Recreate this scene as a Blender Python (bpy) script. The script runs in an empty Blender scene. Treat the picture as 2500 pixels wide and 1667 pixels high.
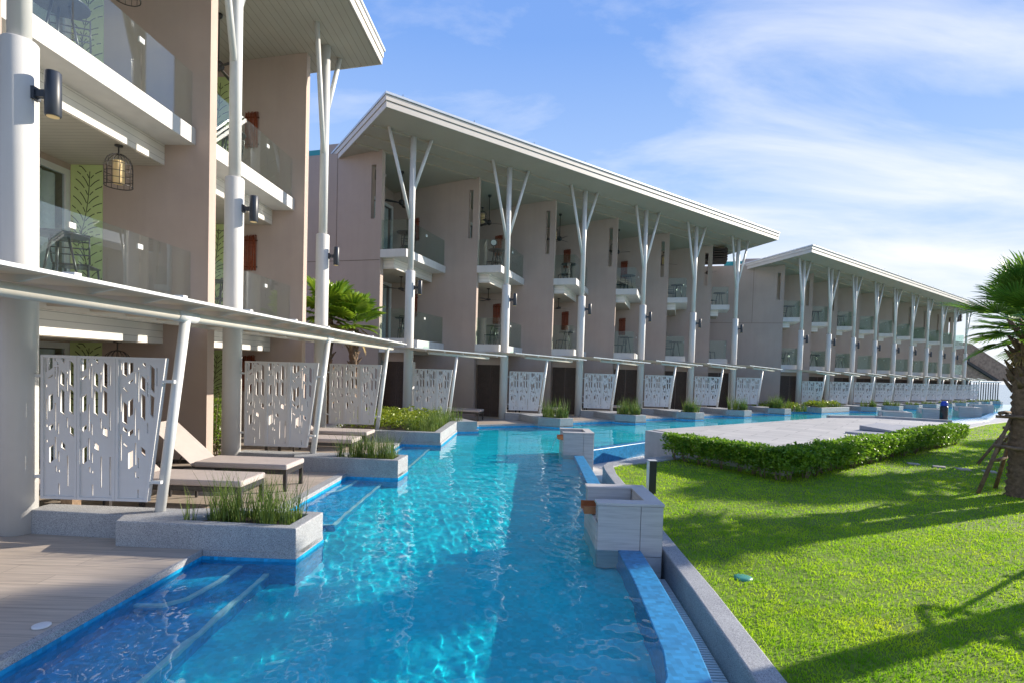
import bpy, math, random
import numpy as np
from mathutils import Vector, Matrix
R = math.radians
random.seed(7); rng = np.random.default_rng(7)
S = bpy.context.scene
COL = S.collection

# ------------------------------------------------------------------ camera
cd = bpy.data.cameras.new("camera"); cam = bpy.data.objects.new("camera", cd); COL.objects.link(cam)
cd.sensor_width = 36.0; cd.lens = 36 * 1360 / 2500.0; cd.shift_y = 111.9 / 2500.0
cd.clip_start = 0.05; cd.clip_end = 6000
cam.matrix_world = Matrix.Translation((0, 0, 1.75)) @ Matrix.Rotation(R(90) - 0.0331, 4, 'X') @ Matrix.Rotation(0.0298, 4, 'Z')
S.camera = cam

# ------------------------------------------------------------------ light
SUN_AZ, SUN_EL = R(24), R(22.5)            # azimuth from +x towards +y
to_sun = Vector((math.cos(SUN_AZ) * math.cos(SUN_EL), math.sin(SUN_AZ) * math.cos(SUN_EL), math.sin(SUN_EL)))
w = bpy.data.worlds.new("World"); S.world = w; w.use_nodes = True
sl = bpy.data.lights.new("sun", 'SUN'); sl.energy = 3.0; sl.angle = R(0.5); sl.color = (1.0, 0.90, 0.76)
sun = bpy.data.objects.new("sun", sl); COL.objects.link(sun)
sun.rotation_euler = (-to_sun).to_track_quat('-Z', 'Y').to_euler()
sl.cycles.is_caustics_light = True
S.view_settings.view_transform = 'Standard'; S.view_settings.look = 'None'
S.view_settings.exposure = 1.5; S.view_settings.gamma = 1.0
S.cycles.use_denoising = True
S.cycles.max_bounces = 10; S.cycles.transparent_max_bounces = 24; S.cycles.transmission_bounces = 8
S.cycles.sample_clamp_indirect = 6.0; S.cycles.blur_glossy = 0.3

def N(nt, t, **kw):
    n = nt.nodes.new(t)
    for k, v in kw.items():
        if k.startswith('i_'):
            key = k[2:]
            n.inputs[int(key) if key.isdigit() else key.replace('_', ' ')].default_value = v
        else: setattr(n, k, v)
    return n
def LK(nt, a, b): nt.links.new(a, b)
def ramp(nt, fac, stops):
    r = nt.nodes.new('ShaderNodeValToRGB'); e = r.color_ramp.elements
    while len(e) < len(stops): e.new(0.5)
    for q, (p, c) in zip(e, stops):
        q.position = p; q.color = (c[0], c[1], c[2], 1)
    nt.links.new(fac, r.inputs[0]); return r

def build_world():
    nt = w.node_tree; bg = nt.nodes['Background']
    sky = N(nt, 'ShaderNodeTexSky', sky_type='NISHITA', sun_disc=False, sun_elevation=SUN_EL,
            sun_rotation=R(90) - SUN_AZ, air_density=1.0, dust_density=0.5, ozone_density=3.0)
    tc = N(nt, 'ShaderNodeTexCoord'); sep = N(nt, 'ShaderNodeSeparateXYZ'); LK(nt, tc.outputs['Generated'], sep.inputs[0])
    ad = N(nt, 'ShaderNodeMath', operation='ADD'); ad.inputs[1].default_value = 0.16; LK(nt, sep.outputs[2], ad.inputs[0])
    mx = N(nt, 'ShaderNodeMath', operation='MAXIMUM'); mx.inputs[1].default_value = 0.05; LK(nt, ad.outputs[0], mx.inputs[0])
    dx = N(nt, 'ShaderNodeMath', operation='DIVIDE'); LK(nt, sep.outputs[0], dx.inputs[0]); LK(nt, mx.outputs[0], dx.inputs[1])
    dy = N(nt, 'ShaderNodeMath', operation='DIVIDE'); LK(nt, sep.outputs[1], dy.inputs[0]); LK(nt, mx.outputs[0], dy.inputs[1])
    cb = N(nt, 'ShaderNodeCombineXYZ'); LK(nt, dx.outputs[0], cb.inputs[0]); LK(nt, dy.outputs[0], cb.inputs[1])
    mp = N(nt, 'ShaderNodeMapping'); mp.inputs['Rotation'].default_value = (0, 0, R(-38)); mp.inputs['Scale'].default_value = (0.55, 1.15, 1)
    LK(nt, cb.outputs[0], mp.inputs[0])
    n1 = N(nt, 'ShaderNodeTexNoise', i_Scale=1.9, i_Detail=8.0, i_Roughness=0.57, i_Distortion=0.45); LK(nt, mp.outputs[0], n1.inputs[0])
    n2 = N(nt, 'ShaderNodeTexNoise', i_Scale=0.45, i_Detail=3.0); LK(nt, mp.outputs[0], n2.inputs[0])
    # haze thickens towards the sun side and the horizon
    dt = N(nt, 'ShaderNodeVectorMath', operation='DOT_PRODUCT'); dt.inputs[1].default_value = (math.cos(SUN_AZ), math.sin(SUN_AZ), 0)
    LK(nt, tc.outputs['Generated'], dt.inputs[0])
    a = N(nt, 'ShaderNodeMapRange'); a.inputs[1].default_value = 0.0; a.inputs[2].default_value = 0.9; a.inputs[3].default_value = -0.24; a.inputs[4].default_value = 0.42
    LK(nt, dt.outputs['Value'], a.inputs[0])
    h = N(nt, 'ShaderNodeMapRange'); h.inputs[1].default_value = 0.0; h.inputs[2].default_value = 0.40; h.inputs[3].default_value = 0.34; h.inputs[4].default_value = 0.0
    LK(nt, sep.outputs[2], h.inputs[0])
    def madd(x, m, c):
        q = N(nt, 'ShaderNodeMath', operation='MULTIPLY_ADD'); q.inputs[1].default_value = m
        LK(nt, x, q.inputs[0])
        if isinstance(c, float): q.inputs[2].default_value = c
        else: LK(nt, c, q.inputs[2])
        return q.outputs[0]
    cv = madd(n1.outputs[0], 2.5, -1.20); cv = madd(n2.outputs[0], 1.2, cv); cv = madd(a.outputs[0], 1.0, cv); cv = madd(h.outputs[0], 1.0, cv)
    rp2 = N(nt, 'ShaderNodeMapRange'); rp2.inputs[1].default_value = 0.72; rp2.inputs[2].default_value = 1.65; rp2.inputs[3].default_value = 0.0; rp2.inputs[4].default_value = 0.92; LK(nt, cv, rp2.inputs[0])
    cr = ramp(nt, sep.outputs[2], [(0.04, (.90, .95, 1.0)), (0.28, (.44, .63, .95)), (0.50, (.22, .41, .84)), (0.75, (.17, .33, .78))])
    sc_ = N(nt, 'ShaderNodeMixRGB', blend_type='MULTIPLY'); sc_.inputs[0].default_value = 1; sc_.inputs[2].default_value = (2.45, 2.5, 2.6, 1); LK(nt, cr.outputs[0], sc_.inputs[1])
    cap = N(nt, 'ShaderNodeMixRGB', blend_type='DARKEN'); cap.inputs[0].default_value = 1
    LK(nt, sky.outputs[0], cap.inputs[1]); LK(nt, sc_.outputs[0], cap.inputs[2])
    mix = N(nt, 'ShaderNodeMixRGB'); LK(nt, rp2.outputs[0], mix.inputs[0]); LK(nt, cap.outputs[0], mix.inputs[1]); mix.inputs[2].default_value = (2.50, 2.55, 2.66, 1)
    LK(nt, mix.outputs[0], bg.inputs[0]); bg.inputs[1].default_value = 0.15
build_world()

# ------------------------------------------------------------------ materials
def new_mat(name):
    m = bpy.data.materials.new(name); m.use_nodes = True
    return m, m.node_tree, m.node_tree.nodes['Principled BSDF']
def paint(name, col, rough=0.6, var=0.08, scale=1.5, bump=0.0, bscale=60, metal=0.0, spec=0.5, streak=0.0):
    m, nt, b = new_mat(name)
    g = N(nt, 'ShaderNodeNewGeometry')
    n = N(nt, 'ShaderNodeTexNoise', i_Scale=scale, i_Detail=6.0, i_Roughness=0.6); LK(nt, g.outputs['Position'], n.inputs[0])
    lo = tuple(c * (1 - var) for c in col); hi = tuple(min(1, c * (1 + var)) for c in col)
    r = ramp(nt, n.outputs[0], [(0.3, lo), (0.7, hi)]); out = r.outputs[0]
    if streak:
        mp = N(nt, 'ShaderNodeMapping'); mp.inputs['Scale'].default_value = (5, 5, 0.35); LK(nt, g.outputs['Position'], mp.inputs[0])
        n3 = N(nt, 'ShaderNodeTexNoise', i_Scale=1.0, i_Detail=5.0); LK(nt, mp.outputs[0], n3.inputs[0])
        r3 = ramp(nt, n3.outputs[0], [(0.42, (1, 1, 1)), (0.75, (1 - streak,) * 3)])
        mm = N(nt, 'ShaderNodeMixRGB', blend_type='MULTIPLY'); mm.inputs[0].default_value = 1; LK(nt, out, mm.inputs[1]); LK(nt, r3.outputs[0], mm.inputs[2]); out = mm.outputs[0]
    LK(nt, out, b.inputs['Base Color'])
    b.inputs['Roughness'].default_value = rough; b.inputs['Metallic'].default_value = metal; b.inputs['Specular IOR Level'].default_value = spec
    if bump:
        n2 = N(nt, 'ShaderNodeTexNoise', i_Scale=bscale, i_Detail=4.0); LK(nt, g.outputs['Position'], n2.inputs[0])
        bp = N(nt, 'ShaderNodeBump', i_Strength=bump, i_Distance=0.01); LK(nt, n2.outputs[0], bp.inputs['Height']); LK(nt, bp.outputs[0], b.inputs['Normal'])
    return m
M = {}
M['taupe'] = paint('taupe_render', (.43, .346, .302), .85, .07, .7, .25, 180, streak=.05)
M['white'] = paint('white_metal_paint', (.64, .65, .645), .38, .04, 3, streak=.05)
M['slab'] = paint('white_render', (.62, .615, .60), .6, .04, 2, .12, 120, streak=.08)
M['screen'] = paint('white_screen_paint', (.66, .645, .635), .45, .03, 4)
M['dark'] = paint('dark_bronze_metal', (.035, .031, .03), .45, .15, 8)
M['lampm'] = paint('anthracite_metal', (.028, .036, .052), .4, .1, 8)
M['shutter'] = paint('dark_brown_louvre', (.058, .040, .034), .5, .15, 6)
M['wood'] = paint('weathered_pole', (.20, .135, .085), .85, .4, 14, .5, 60)
M['copper'] = paint('copper', (.50, .22, .10), .35, .15, 12, metal=.8)
M['cushion'] = paint('beige_cushion', (.43, .375, .355), .9, .05, 6, .3, 300)
M['concrete'] = paint('concrete', (.40, .40, .40), .8, .13, 2.2, .25, 90, streak=.14)
M['soil'] = paint('soil', (.06, .04, .028), .95, .4, 12, .6, 60)
M['fascia'] = paint('cream_fascia', (.66, .61, .56), .5, .04, 3)
M['flash'] = paint('zinc_flashing', (.62, .66, .72), .35, .05, 3, metal=.3)
M['canopy'] = paint('canopy_pipe_paint', (.60, .56, .49), .5, .06, 2)
M['red'] = paint('red_twigs', (.26, .060, .022), .7, .5, 26, .6, 60)
M['green'] = paint('lime_paint', (.50, .62, .27), .7, .05, 2)
M['motif'] = paint('dark_green_motif', (.035, .055, .025), .7, .1, 6)
M['curtain'] = paint('curtain', (.74, .75, .73), .9, .08, 5)
M['room'] = paint('interior_plaster', (.42, .38, .34), .9, .1, 1)
M['candle'] = paint('cream_shade', (.80, .60, .30), .6, .05, 6)
M['table'] = paint('dark_table', (.025, .028, .034), .3, .1, 8)
M['stone'] = paint('stepping_stone', (.38, .34, .29), .85, .12, 8, .3, 80)
M['lid'] = paint('green_plastic', (.05, .26, .20), .4, .1, 8)
M['lidw'] = paint('white_plastic', (.72, .72, .72), .4, .04, 8)
M['blue'] = paint('blue_plastic', (.02, .06, .45), .35, .05, 8)
M['shingle'] = paint('brown_shingle', (.36, .22, .15), .85, .35, 5, .8, 25)
M['teal'] = paint('teal_membrane', (.03, .30, .33), .6, .1, 4)
M['grate'] = paint('white_grating', (.66, .68, .70), .4, .05, 8)
M['hatch'] = paint('grey_hatch', (.33, .33, .35), .5, .08, 3)
M['nosing'] = paint('pale_nosing', (.40, .66, .72), .6, .12, 20)

def granite(name, base):
    m, nt, b = new_mat(name); g = N(nt, 'ShaderNodeNewGeometry')
    v = N(nt, 'ShaderNodeTexVoronoi', i_Scale=240.0); LK(nt, g.outputs['Position'], v.inputs['Vector'])
    n = N(nt, 'ShaderNodeTexNoise', i_Scale=3.0, i_Detail=6.0); LK(nt, g.outputs['Position'], n.inputs[0])
    bw = N(nt, 'ShaderNodeRGBToBW'); LK(nt, v.outputs['Color'], bw.inputs[0])
    r = ramp(nt, bw.outputs[0], [(0.12, tuple(c * .35 for c in base)), (0.3, tuple(c * .85 for c in base)), (0.62, base), (0.85, tuple(min(.9, c * 1.5) for c in base))])
    r2 = ramp(nt, n.outputs[0], [(0.3, (.86, .86, .87)), (0.7, (1.05, 1.05, 1.04))])
    mm = N(nt, 'ShaderNodeMixRGB', blend_type='MULTIPLY'); mm.inputs[0].default_value = 1; LK(nt, r.outputs[0], mm.inputs[1]); LK(nt, r2.outputs[0], mm.inputs[2])
    LK(nt, mm.outputs[0], b.inputs['Base Color']); b.inputs['Roughness'].default_value = .62
    bp = N(nt, 'ShaderNodeBump', i_Strength=.15, i_Distance=.004); LK(nt, bw.outputs[0], bp.inputs['Height']); LK(nt, bp.outputs[0], b.inputs['Normal'])
    return m
M['granite'] = granite('granite', (.345, .352, .362))

def boards(name, col, ang, width, gap=.06, rough=.6, axis='h'):
    """fine grooves: boards that run along the horizontal direction at angle ang (or stacked vertically)"""
    m, nt, b = new_mat(name); g = N(nt, 'ShaderNodeNewGeometry')
    vm = N(nt, 'ShaderNodeVectorMath', operation='DOT_PRODUCT')
    vm.inputs[1].default_value = (math.cos(ang), -math.sin(ang), 0) if axis == 'h' else (0, 0, 1)
    LK(nt, g.outputs['Position'], vm.inputs[0])
    dv = N(nt, 'ShaderNodeMath', operation='DIVIDE'); dv.inputs[1].default_value = width; LK(nt, vm.outputs['Value'], dv.inputs[0])
    fr = N(nt, 'ShaderNodeMath', operation='FRACT'); LK(nt, dv.outputs[0], fr.inputs[0])
    r = ramp(nt, fr.outputs[0], [(0.0, (.55, .55, .55)), (gap, (.55, .55, .55)), (gap + .03, (1, 1, 1))])
    n = N(nt, 'ShaderNodeTexNoise', i_Scale=1.2, i_Detail=4.0); LK(nt, g.outputs['Position'], n.inputs[0])
    r2 = ramp(nt, n.outputs[0], [(0.3, tuple(c * .93 for c in col)), (0.7, tuple(c * 1.05 for c in col))])
    mm = N(nt, 'ShaderNodeMixRGB', blend_type='MULTIPLY'); mm.inputs[0].default_value = 1; LK(nt, r2.outputs[0], mm.inputs[1]); LK(nt, r.outputs[0], mm.inputs[2])
    LK(nt, mm.outputs[0], b.inputs['Base Color']); b.inputs['Roughness'].default_value = rough
    bp = N(nt, 'ShaderNodeBump', i_Strength=.5, i_Distance=.01); LK(nt, r.outputs[0], bp.inputs['Height']); LK(nt, bp.outputs[0], b.inputs['Normal'])
    return m
M['soffit1'] = boards('soffit_boards', (.40, .352, .29), R(2.2), .15, .05)
M['soffit2'] = paint('soffit_plain', (.395, .340, .275), .7, .05, 1)
M['beam'] = boards('fascia_boards', (.72, .70, .66), 0, .11, .06, axis='v')
M['ceil1'] = boards('ceiling_boards', (.46, .42, .36), R(92.2), .11, .06)

def deck_mat():
    m, nt, b = new_mat('wood_look_tile'); g = N(nt, 'ShaderNodeNewGeometry')
    br = N(nt, 'ShaderNodeTexBrick', offset=.37, i_Scale=1.0); br.inputs['Brick Width'].default_value = 1.2; br.inputs['Row Height'].default_value = .2
    br.inputs['Mortar Size'].default_value = .004; br.inputs['Mortar Smooth'].default_value = .2
    br.inputs['Color1'].default_value = (.51, .435, .365, 1); br.inputs['Color2'].default_value = (.44, .375, .315, 1); br.inputs['Mortar'].default_value = (.30, .26, .22, 1)
    LK(nt, g.outputs['Position'], br.inputs['Vector'])
    mp = N(nt, 'ShaderNodeMapping'); mp.inputs['Scale'].default_value = (1.1, 22, 1); LK(nt, g.outputs['Position'], mp.inputs[0])
    n = N(nt, 'ShaderNodeTexNoise', i_Scale=1.6, i_Detail=6.0, i_Distortion=.4); LK(nt, mp.outputs[0], n.inputs[0])
    r = ramp(nt, n.outputs[0], [(0.3, (.74, .74, .75)), (0.7, (1.08, 1.07, 1.06))])
    mm = N(nt, 'ShaderNodeMixRGB', blend_type='MULTIPLY'); mm.inputs[0].default_value = 1; LK(nt, br.outputs[0], mm.inputs[1]); LK(nt, r.outputs[0], mm.inputs[2])
    LK(nt, mm.outputs[0], b.inputs['Base Color']); b.inputs['Roughness'].default_value = .45
    return m
M['deck'] = deck_mat()

def tile_streak(name, base):
    m, nt, b = new_mat(name); g = N(nt, 'ShaderNodeNewGeometry')
    mp = N(nt, 'ShaderNodeMapping'); mp.inputs['Scale'].default_value = (1.6, 1.6, 26); mp.inputs['Rotation'].default_value = (0, R(4), 0); LK(nt, g.outputs['Position'], mp.inputs[0])
    n = N(nt, 'ShaderNodeTexNoise', i_Scale=1.4, i_Detail=7.0, i_Distortion=.6); LK(nt, mp.outputs[0], n.inputs[0])
    r = ramp(nt, n.outputs[0], [(0.28, tuple(c * .80 for c in base)), (0.5, base), (0.72, tuple(c * 1.12 for c in base))])
    LK(nt, r.outputs[0], b.inputs['Base Color']); b.inputs['Roughness'].default_value = .5
    return m
M['sandtile'] = tile_streak('sandstone_tile', (.50, .48, .46))
def paving():
    m, nt, b = new_mat('paving_slabs'); g = N(nt, 'ShaderNodeNewGeometry')
    mp = N(nt, 'ShaderNodeMapping'); mp.inputs['Rotation'].default_value = (0, 0, R(38)); LK(nt, g.outputs['Position'], mp.inputs[0])
    br = N(nt, 'ShaderNodeTexBrick', offset=.5, i_Scale=1.0); br.inputs['Brick Width'].default_value = 1.2; br.inputs['Row Height'].default_value = .6; br.inputs['Mortar Size'].default_value = .012
    br.inputs['Color1'].default_value = (.55, .53, .50, 1); br.inputs['Color2'].default_value = (.47, .455, .435, 1); br.inputs['Mortar'].default_value = (.27, .26, .25, 1); LK(nt, mp.outputs[0], br.inputs['Vector'])
    n = N(nt, 'ShaderNodeTexNoise', i_Scale=1.1, i_Detail=8.0, i_Roughness=.65); LK(nt, g.outputs['Position'], n.inputs[0])
    r = ramp(nt, n.outputs[0], [(0.3, (.82, .82, .82)), (0.7, (1.08, 1.07, 1.06))])
    mm = N(nt, 'ShaderNodeMixRGB', blend_type='MULTIPLY'); mm.inputs[0].default_value = 1; LK(nt, br.outputs[0], mm.inputs[1]); LK(nt, r.outputs[0], mm.inputs[2]); LK(nt, mm.outputs[0], b.inputs['Base Color']); b.inputs['Roughness'].default_value = .55
    return m
M['paving'] = paving()

def pool_tile(name, base, k=.28):
    m, nt, b = new_mat(name); g = N(nt, 'ShaderNodeNewGeometry')
    v = N(nt, 'ShaderNodeTexVoronoi', distance='CHEBYCHEV', i_Scale=28.0, i_Randomness=0.15); LK(nt, g.outputs['Position'], v.inputs['Vector'])
    bw = N(nt, 'ShaderNodeRGBToBW'); LK(nt, v.outputs['Color'], bw.inputs[0])
    r = ramp(nt, bw.outputs[0], [(0.0, tuple(c * (1 - k) for c in base)), (0.5, base), (1.0, tuple(min(.96, c * (1 + k)) for c in base))])
    n = N(nt, 'ShaderNodeTexNoise', i_Scale=1.3, i_Detail=6.0); LK(nt, g.outputs['Position'], n.inputs[0])
    r2 = ramp(nt, n.outputs[0], [(0.35, (.85, .88, .9)), (0.7, (1.1, 1.08, 1.05))])
    mm = N(nt, 'ShaderNodeMixRGB', blend_type='MULTIPLY'); mm.inputs[0].default_value = 1; LK(nt, r.outputs[0], mm.inputs[1]); LK(nt, r2.outputs[0], mm.inputs[2])
    LK(nt, mm.outputs[0], b.inputs['Base Color']); b.inputs['Roughness'].default_value = .3
    return m
M['tile'] = pool_tile('blue_mosaic', (.006, .66, .80), .14)
M['tilew'] = pool_tile('blue_mosaic_wall', (.010, .32, .60))

def glass_mat(name, tint, f=1.5, body=0.06):
    m, nt, b = new_mat(name); nt.nodes.remove(b)
    out = nt.nodes['Material Output']
    tr = N(nt, 'ShaderNodeBsdfTransparent'); tr.inputs[0].default_value = (*tint, 1)
    gl = N(nt, 'ShaderNodeBsdfGlossy'); gl.inputs['Roughness'].default_value = 0.0; gl.inputs['Color'].default_value = (.95, .97, 1, 1)
    g = N(nt, 'ShaderNodeNewGeometry'); dp = N(nt, 'ShaderNodeVectorMath', operation='DOT_PRODUCT'); LK(nt, g.outputs['Normal'], dp.inputs[0]); LK(nt, g.outputs['Incoming'], dp.inputs[1])
    ab = N(nt, 'ShaderNodeMath', operation='ABSOLUTE'); LK(nt, dp.outputs['Value'], ab.inputs[0])
    om = N(nt, 'ShaderNodeMath', operation='SUBTRACT'); om.inputs[0].default_value = 1.0; LK(nt, ab.outputs[0], om.inputs[1])
    pw = N(nt, 'ShaderNodeMath', operation='POWER'); pw.inputs[1].default_value = 5.0; LK(nt, om.outputs[0], pw.inputs[0])
    f0 = ((f - 1) / (f + 1)) ** 2
    fr = N(nt, 'ShaderNodeMath', operation='MULTIPLY_ADD'); fr.inputs[1].default_value = 1 - f0; fr.inputs[2].default_value = f0; LK(nt, pw.outputs[0], fr.inputs[0])
    df = N(nt, 'ShaderNodeBsdfDiffuse'); df.inputs[0].default_value = (.45, .55, .52, 1)
    m1 = N(nt, 'ShaderNodeMixShader'); m1.inputs[0].default_value = body; LK(nt, tr.outputs[0], m1.inputs[1]); LK(nt, df.outputs[0], m1.inputs[2])
    m2 = N(nt, 'ShaderNodeMixShader'); LK(nt, fr.outputs[0], m2.inputs[0]); LK(nt, m1.outputs[0], m2.inputs[1]); LK(nt, gl.outputs[0], m2.inputs[2])
    LK(nt, m2.outputs[0], out.inputs[0]); return m
M['glass'] = glass_mat('railing_glass', (.94, .98, .975), 1.8, .008)
M['glass2'] = glass_mat('railing_glass_green', (.84, .92, .89), 1.34, .006)
M['pane'] = glass_mat('window_glass', (.88, .92, .93), 1.55, .01)

def water_mat():
    m, nt, b = new_mat('pool_water')
    b.inputs['Base Color'].default_value = (.86, 1, .99, 1); b.inputs['Roughness'].default_value = 0.0
    b.inputs['IOR'].default_value = 1.33; b.inputs['Transmission Weight'].default_value = 1.0
    return m
M['water'] = water_mat()
def sea_mat():
    m, nt, b = new_mat('sea_water'); b.inputs['Base Color'].default_value = (.10, .20, .26, 1); b.inputs['Roughness'].default_value = .18
    g = N(nt, 'ShaderNodeNewGeometry'); mp = N(nt, 'ShaderNodeMapping'); mp.inputs['Scale'].default_value = (.05, .3, 1); LK(nt, g.outputs['Position'], mp.inputs[0])
    n = N(nt, 'ShaderNodeTexNoise', i_Scale=1.0, i_Detail=6.0); LK(nt, mp.outputs[0], n.inputs[0])
    bp = N(nt, 'ShaderNodeBump', i_Strength=.6, i_Distance=.5); LK(nt, n.outputs[0], bp.inputs['Height']); LK(nt, bp.outputs[0], b.inputs['Normal'])
    return m
M['sea'] = sea_mat()

def leaf_mat(name, c0, c1, scale=9.0, trans=.35, rough=.45, big=None):
    m, nt, b = new_mat(name); g = N(nt, 'ShaderNodeNewGeometry')
    n = N(nt, 'ShaderNodeTexNoise', i_Scale=scale, i_Detail=3.0); LK(nt, g.outputs['Position'], n.inputs[0])
    r = ramp(nt, n.outputs[0], [(0.32, c0), (0.68, c1)]); col = r.outputs[0]
    if big:
        n2 = N(nt, 'ShaderNodeTexNoise', i_Scale=big, i_Detail=4.0); LK(nt, g.outputs['Position'], n2.inputs[0])
        r2 = ramp(nt, n2.outputs[0], [(0.28, (.60, .76, .65)), (0.48, (1, 1, 1)), (0.62, (1.05, 1.0, 1.0)), (0.74, (1.5, 1.12, 1.4))])
        mm = N(nt, 'ShaderNodeMixRGB', blend_type='MULTIPLY'); mm.inputs[0].default_value = 1; LK(nt, col, mm.inputs[1]); LK(nt, r2.outputs[0], mm.inputs[2]); col = mm.outputs[0]
    LK(nt, col, b.inputs['Base Color']); b.inputs['Roughness'].default_value = rough
    tl = N(nt, 'ShaderNodeBsdfTranslucent'); LK(nt, col, tl.inputs[0])
    mx = N(nt, 'ShaderNodeMixShader'); mx.inputs[0].default_value = trans
    LK(nt, b.outputs[0], mx.inputs[1]); LK(nt, tl.outputs[0], mx.inputs[2]); LK(nt, mx.outputs[0], nt.nodes['Material Output'].inputs[0])
    return m
M['turf'] = leaf_mat('turf_blades', (.23, .47, .008), (.48, .69, .022), 5, .55, .75, 1.1)
M['turfsoil'] = paint('turf_base', (.13, .20, .012), .95, .3, 3, .5, 60)
M['hedge'] = leaf_mat('hedge_leaf', (.07, .19, .014), (.26, .43, .03), 7, .45, .4)
M['shrub'] = leaf_mat('lime_shrub_leaf', (.13, .21, .015), (.34, .40, .03), 6, .35, .4)
M['reed'] = leaf_mat('reed_blade', (.055, .11, .015), (.20, .28, .045), 8, .3, .5)
M['bamboo'] = leaf_mat('bamboo_leaf', (.07, .15, .012), (.25, .36, .03), 7, .35, .4)
M['sheet'] = leaf_mat('canopy_sheet', (.58, .53, .45), (.65, .60, .51), 2, .35, .5)
M['palm'] = leaf_mat('palm_leaf', (.06, .17, .02), (.21, .36, .04), 4, .42, .4)
M['fan'] = leaf_mat('fan_palm_leaf', (.09, .20, .015), (.28, .40, .03), 5, .3, .35)
M['skirt'] = leaf_mat('dry_frond', (.26, .17, .06), (.48, .36, .14), 9, .25, .8)
M['bark'] = paint('palm_bark', (.17, .115, .075), .95, .45, 16, 1.0, 45)
M['twig'] = paint('hedge_twig', (.26, .20, .14), .9, .2, 12)

# ------------------------------------------------------------------ helpers
ORG = {}
class Fr:
    """local frame: u to the right along a wall, v away along the building axis"""
    def __init__(s, o, ang):
        s.o = o; s.a = ang; s.u = (math.cos(ang), -math.sin(ang)); s.v = (math.sin(ang), math.cos(ang))
    def __call__(s, p):
        return (s.o[0] + p[0] * s.u[0] + p[1] * s.v[0], s.o[1] + p[0] * s.u[1] + p[1] * s.v[1], p[2])
class MB:
    def __init__(s): s.v = []; s.f = []; s.sm = []
    def add(s, vs, fs, smooth=False, T=None):
        b = len(s.v); s.v += [tuple(T(p)) if T else tuple(p) for p in vs]
        s.f += [tuple(i + b for i in q) for q in fs]; s.sm += [smooth] * len(fs); return s
    def box(s, x0, x1, y0, y1, z0, z1, T=None):
        vs = [(x0, y0, z0), (x1, y0, z0), (x1, y1, z0), (x0, y1, z0), (x0, y0, z1), (x1, y0, z1), (x1, y1, z1), (x0, y1, z1)]
        return s.add(vs, [(3, 2, 1, 0), (4, 5, 6, 7), (0, 1, 5, 4), (1, 2, 6, 5), (2, 3, 7, 6), (3, 0, 4, 7)], T=T)
    def prism(s, poly, z0, z1, T=None):
        a = sum(poly[i][0] * poly[(i + 1) % len(poly)][1] - poly[(i + 1) % len(poly)][0] * poly[i][1] for i in range(len(poly)))
        if a < 0: poly = poly[::-1]
        n = len(poly); zf = z1 if callable(z1) else (lambda x, y: z1); zb = z0 if callable(z0) else (lambda x, y: z0)
        vs = [(x, y, zb(x, y)) for x, y in poly] + [(x, y, zf(x, y)) for x, y in poly]
        fs = [tuple(range(n - 1, -1, -1)), tuple(range(n, 2 * n))] + [(i, (i + 1) % n, n + (i + 1) % n, n + i) for i in range(n)]
        return s.add(vs, fs, T=T)
    def upright(s, prof, y0, y1, T=None):
        """profile in (x, z) extruded along y"""
        a = sum(prof[i][0] * prof[(i + 1) % len(prof)][1] - prof[(i + 1) % len(prof)][0] * prof[i][1] for i in range(len(prof)))
        if a < 0: prof = prof[::-1]
        n = len(prof); vs = [(x, y0, z) for x, z in prof] + [(x, y1, z) for x, z in prof]
        fs = [tuple(range(n)), tuple(range(2 * n - 1, n - 1, -1))] + [(i, n + i, n + (i + 1) % n, (i + 1) % n) for i in range(n)]
        return s.add(vs, fs, T=T)
    def tube(s, pts, r, n=10, T=None, cap=True):
        P = [Vector(T(p)) if T else Vector(p) for p in pts]
        rr = r if isinstance(r, (list, tuple)) else [r] * len(P)
        b = len(s.v); prev = None
        for i, p in enumerate(P):
            d = (P[min(i + 1, len(P) - 1)] - P[max(i - 1, 0)]).normalized()
            if prev is None: e1 = d.orthogonal().normalized() if abs(d.z) < .99 else Vector((1, 0, 0))
            else: e1 = (prev - d * prev.dot(d)).normalized()
            e1 = (e1 - d * e1.dot(d)).normalized(); prev = e1; e2 = d.cross(e1)
            for k in range(n):
                a = 2 * math.pi * k / n; s.v.append(tuple(p + (e1 * math.cos(a) + e2 * math.sin(a)) * rr[i]))
        for i in range(len(P) - 1):
            for k in range(n):
                s.f.append((b + i * n + k, b + i * n + (k + 1) % n, b + (i + 1) * n + (k + 1) % n, b + (i + 1) * n + k)); s.sm.append(True)
        if cap:
            s.f.append(tuple(b + k for k in range(n - 1, -1, -1))); s.sm.append(False)
            s.f.append(tuple(b + (len(P) - 1) * n + k for k in range(n))); s.sm.append(False)
        return s
    def lathe(s, prof, c, n=20, T=None):
        return s.tube([(c[0], c[1], c[2] + z) for r_, z in prof], [max(r_, 1e-4) for r_, z in prof], n, T)
    def build(s, name, mat, parent=None, bevel=0, seg=2):
        o = parent; off = Vector(ORG.get(parent.name, (0, 0, 0))) if parent else Vector((0, 0, 0))
        me = bpy.data.meshes.new(name)
        me.from_pydata([(x - off.x, y - off.y, z - off.z) for x, y, z in s.v], [], s.f)
        me.polygons.foreach_set('use_smooth', s.sm); me.materials.append(mat); me.update()
        ob = bpy.data.objects.new(name, me); COL.objects.link(ob)
        if parent: ob.parent = parent; ORG[ob.name] = tuple(off)
        if bevel:
            md = ob.modifiers.new('bevel', 'BEVEL'); md.width = bevel; md.segments = seg; md.limit_method = 'ANGLE'
        return ob
def tag(o, label=None, cat=None, group=None, kind=None):
    if label: o['label'] = label
    if cat: o['category'] = cat
    if group: o['group'] = group
    if kind: o['kind'] = kind
    return o
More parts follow.
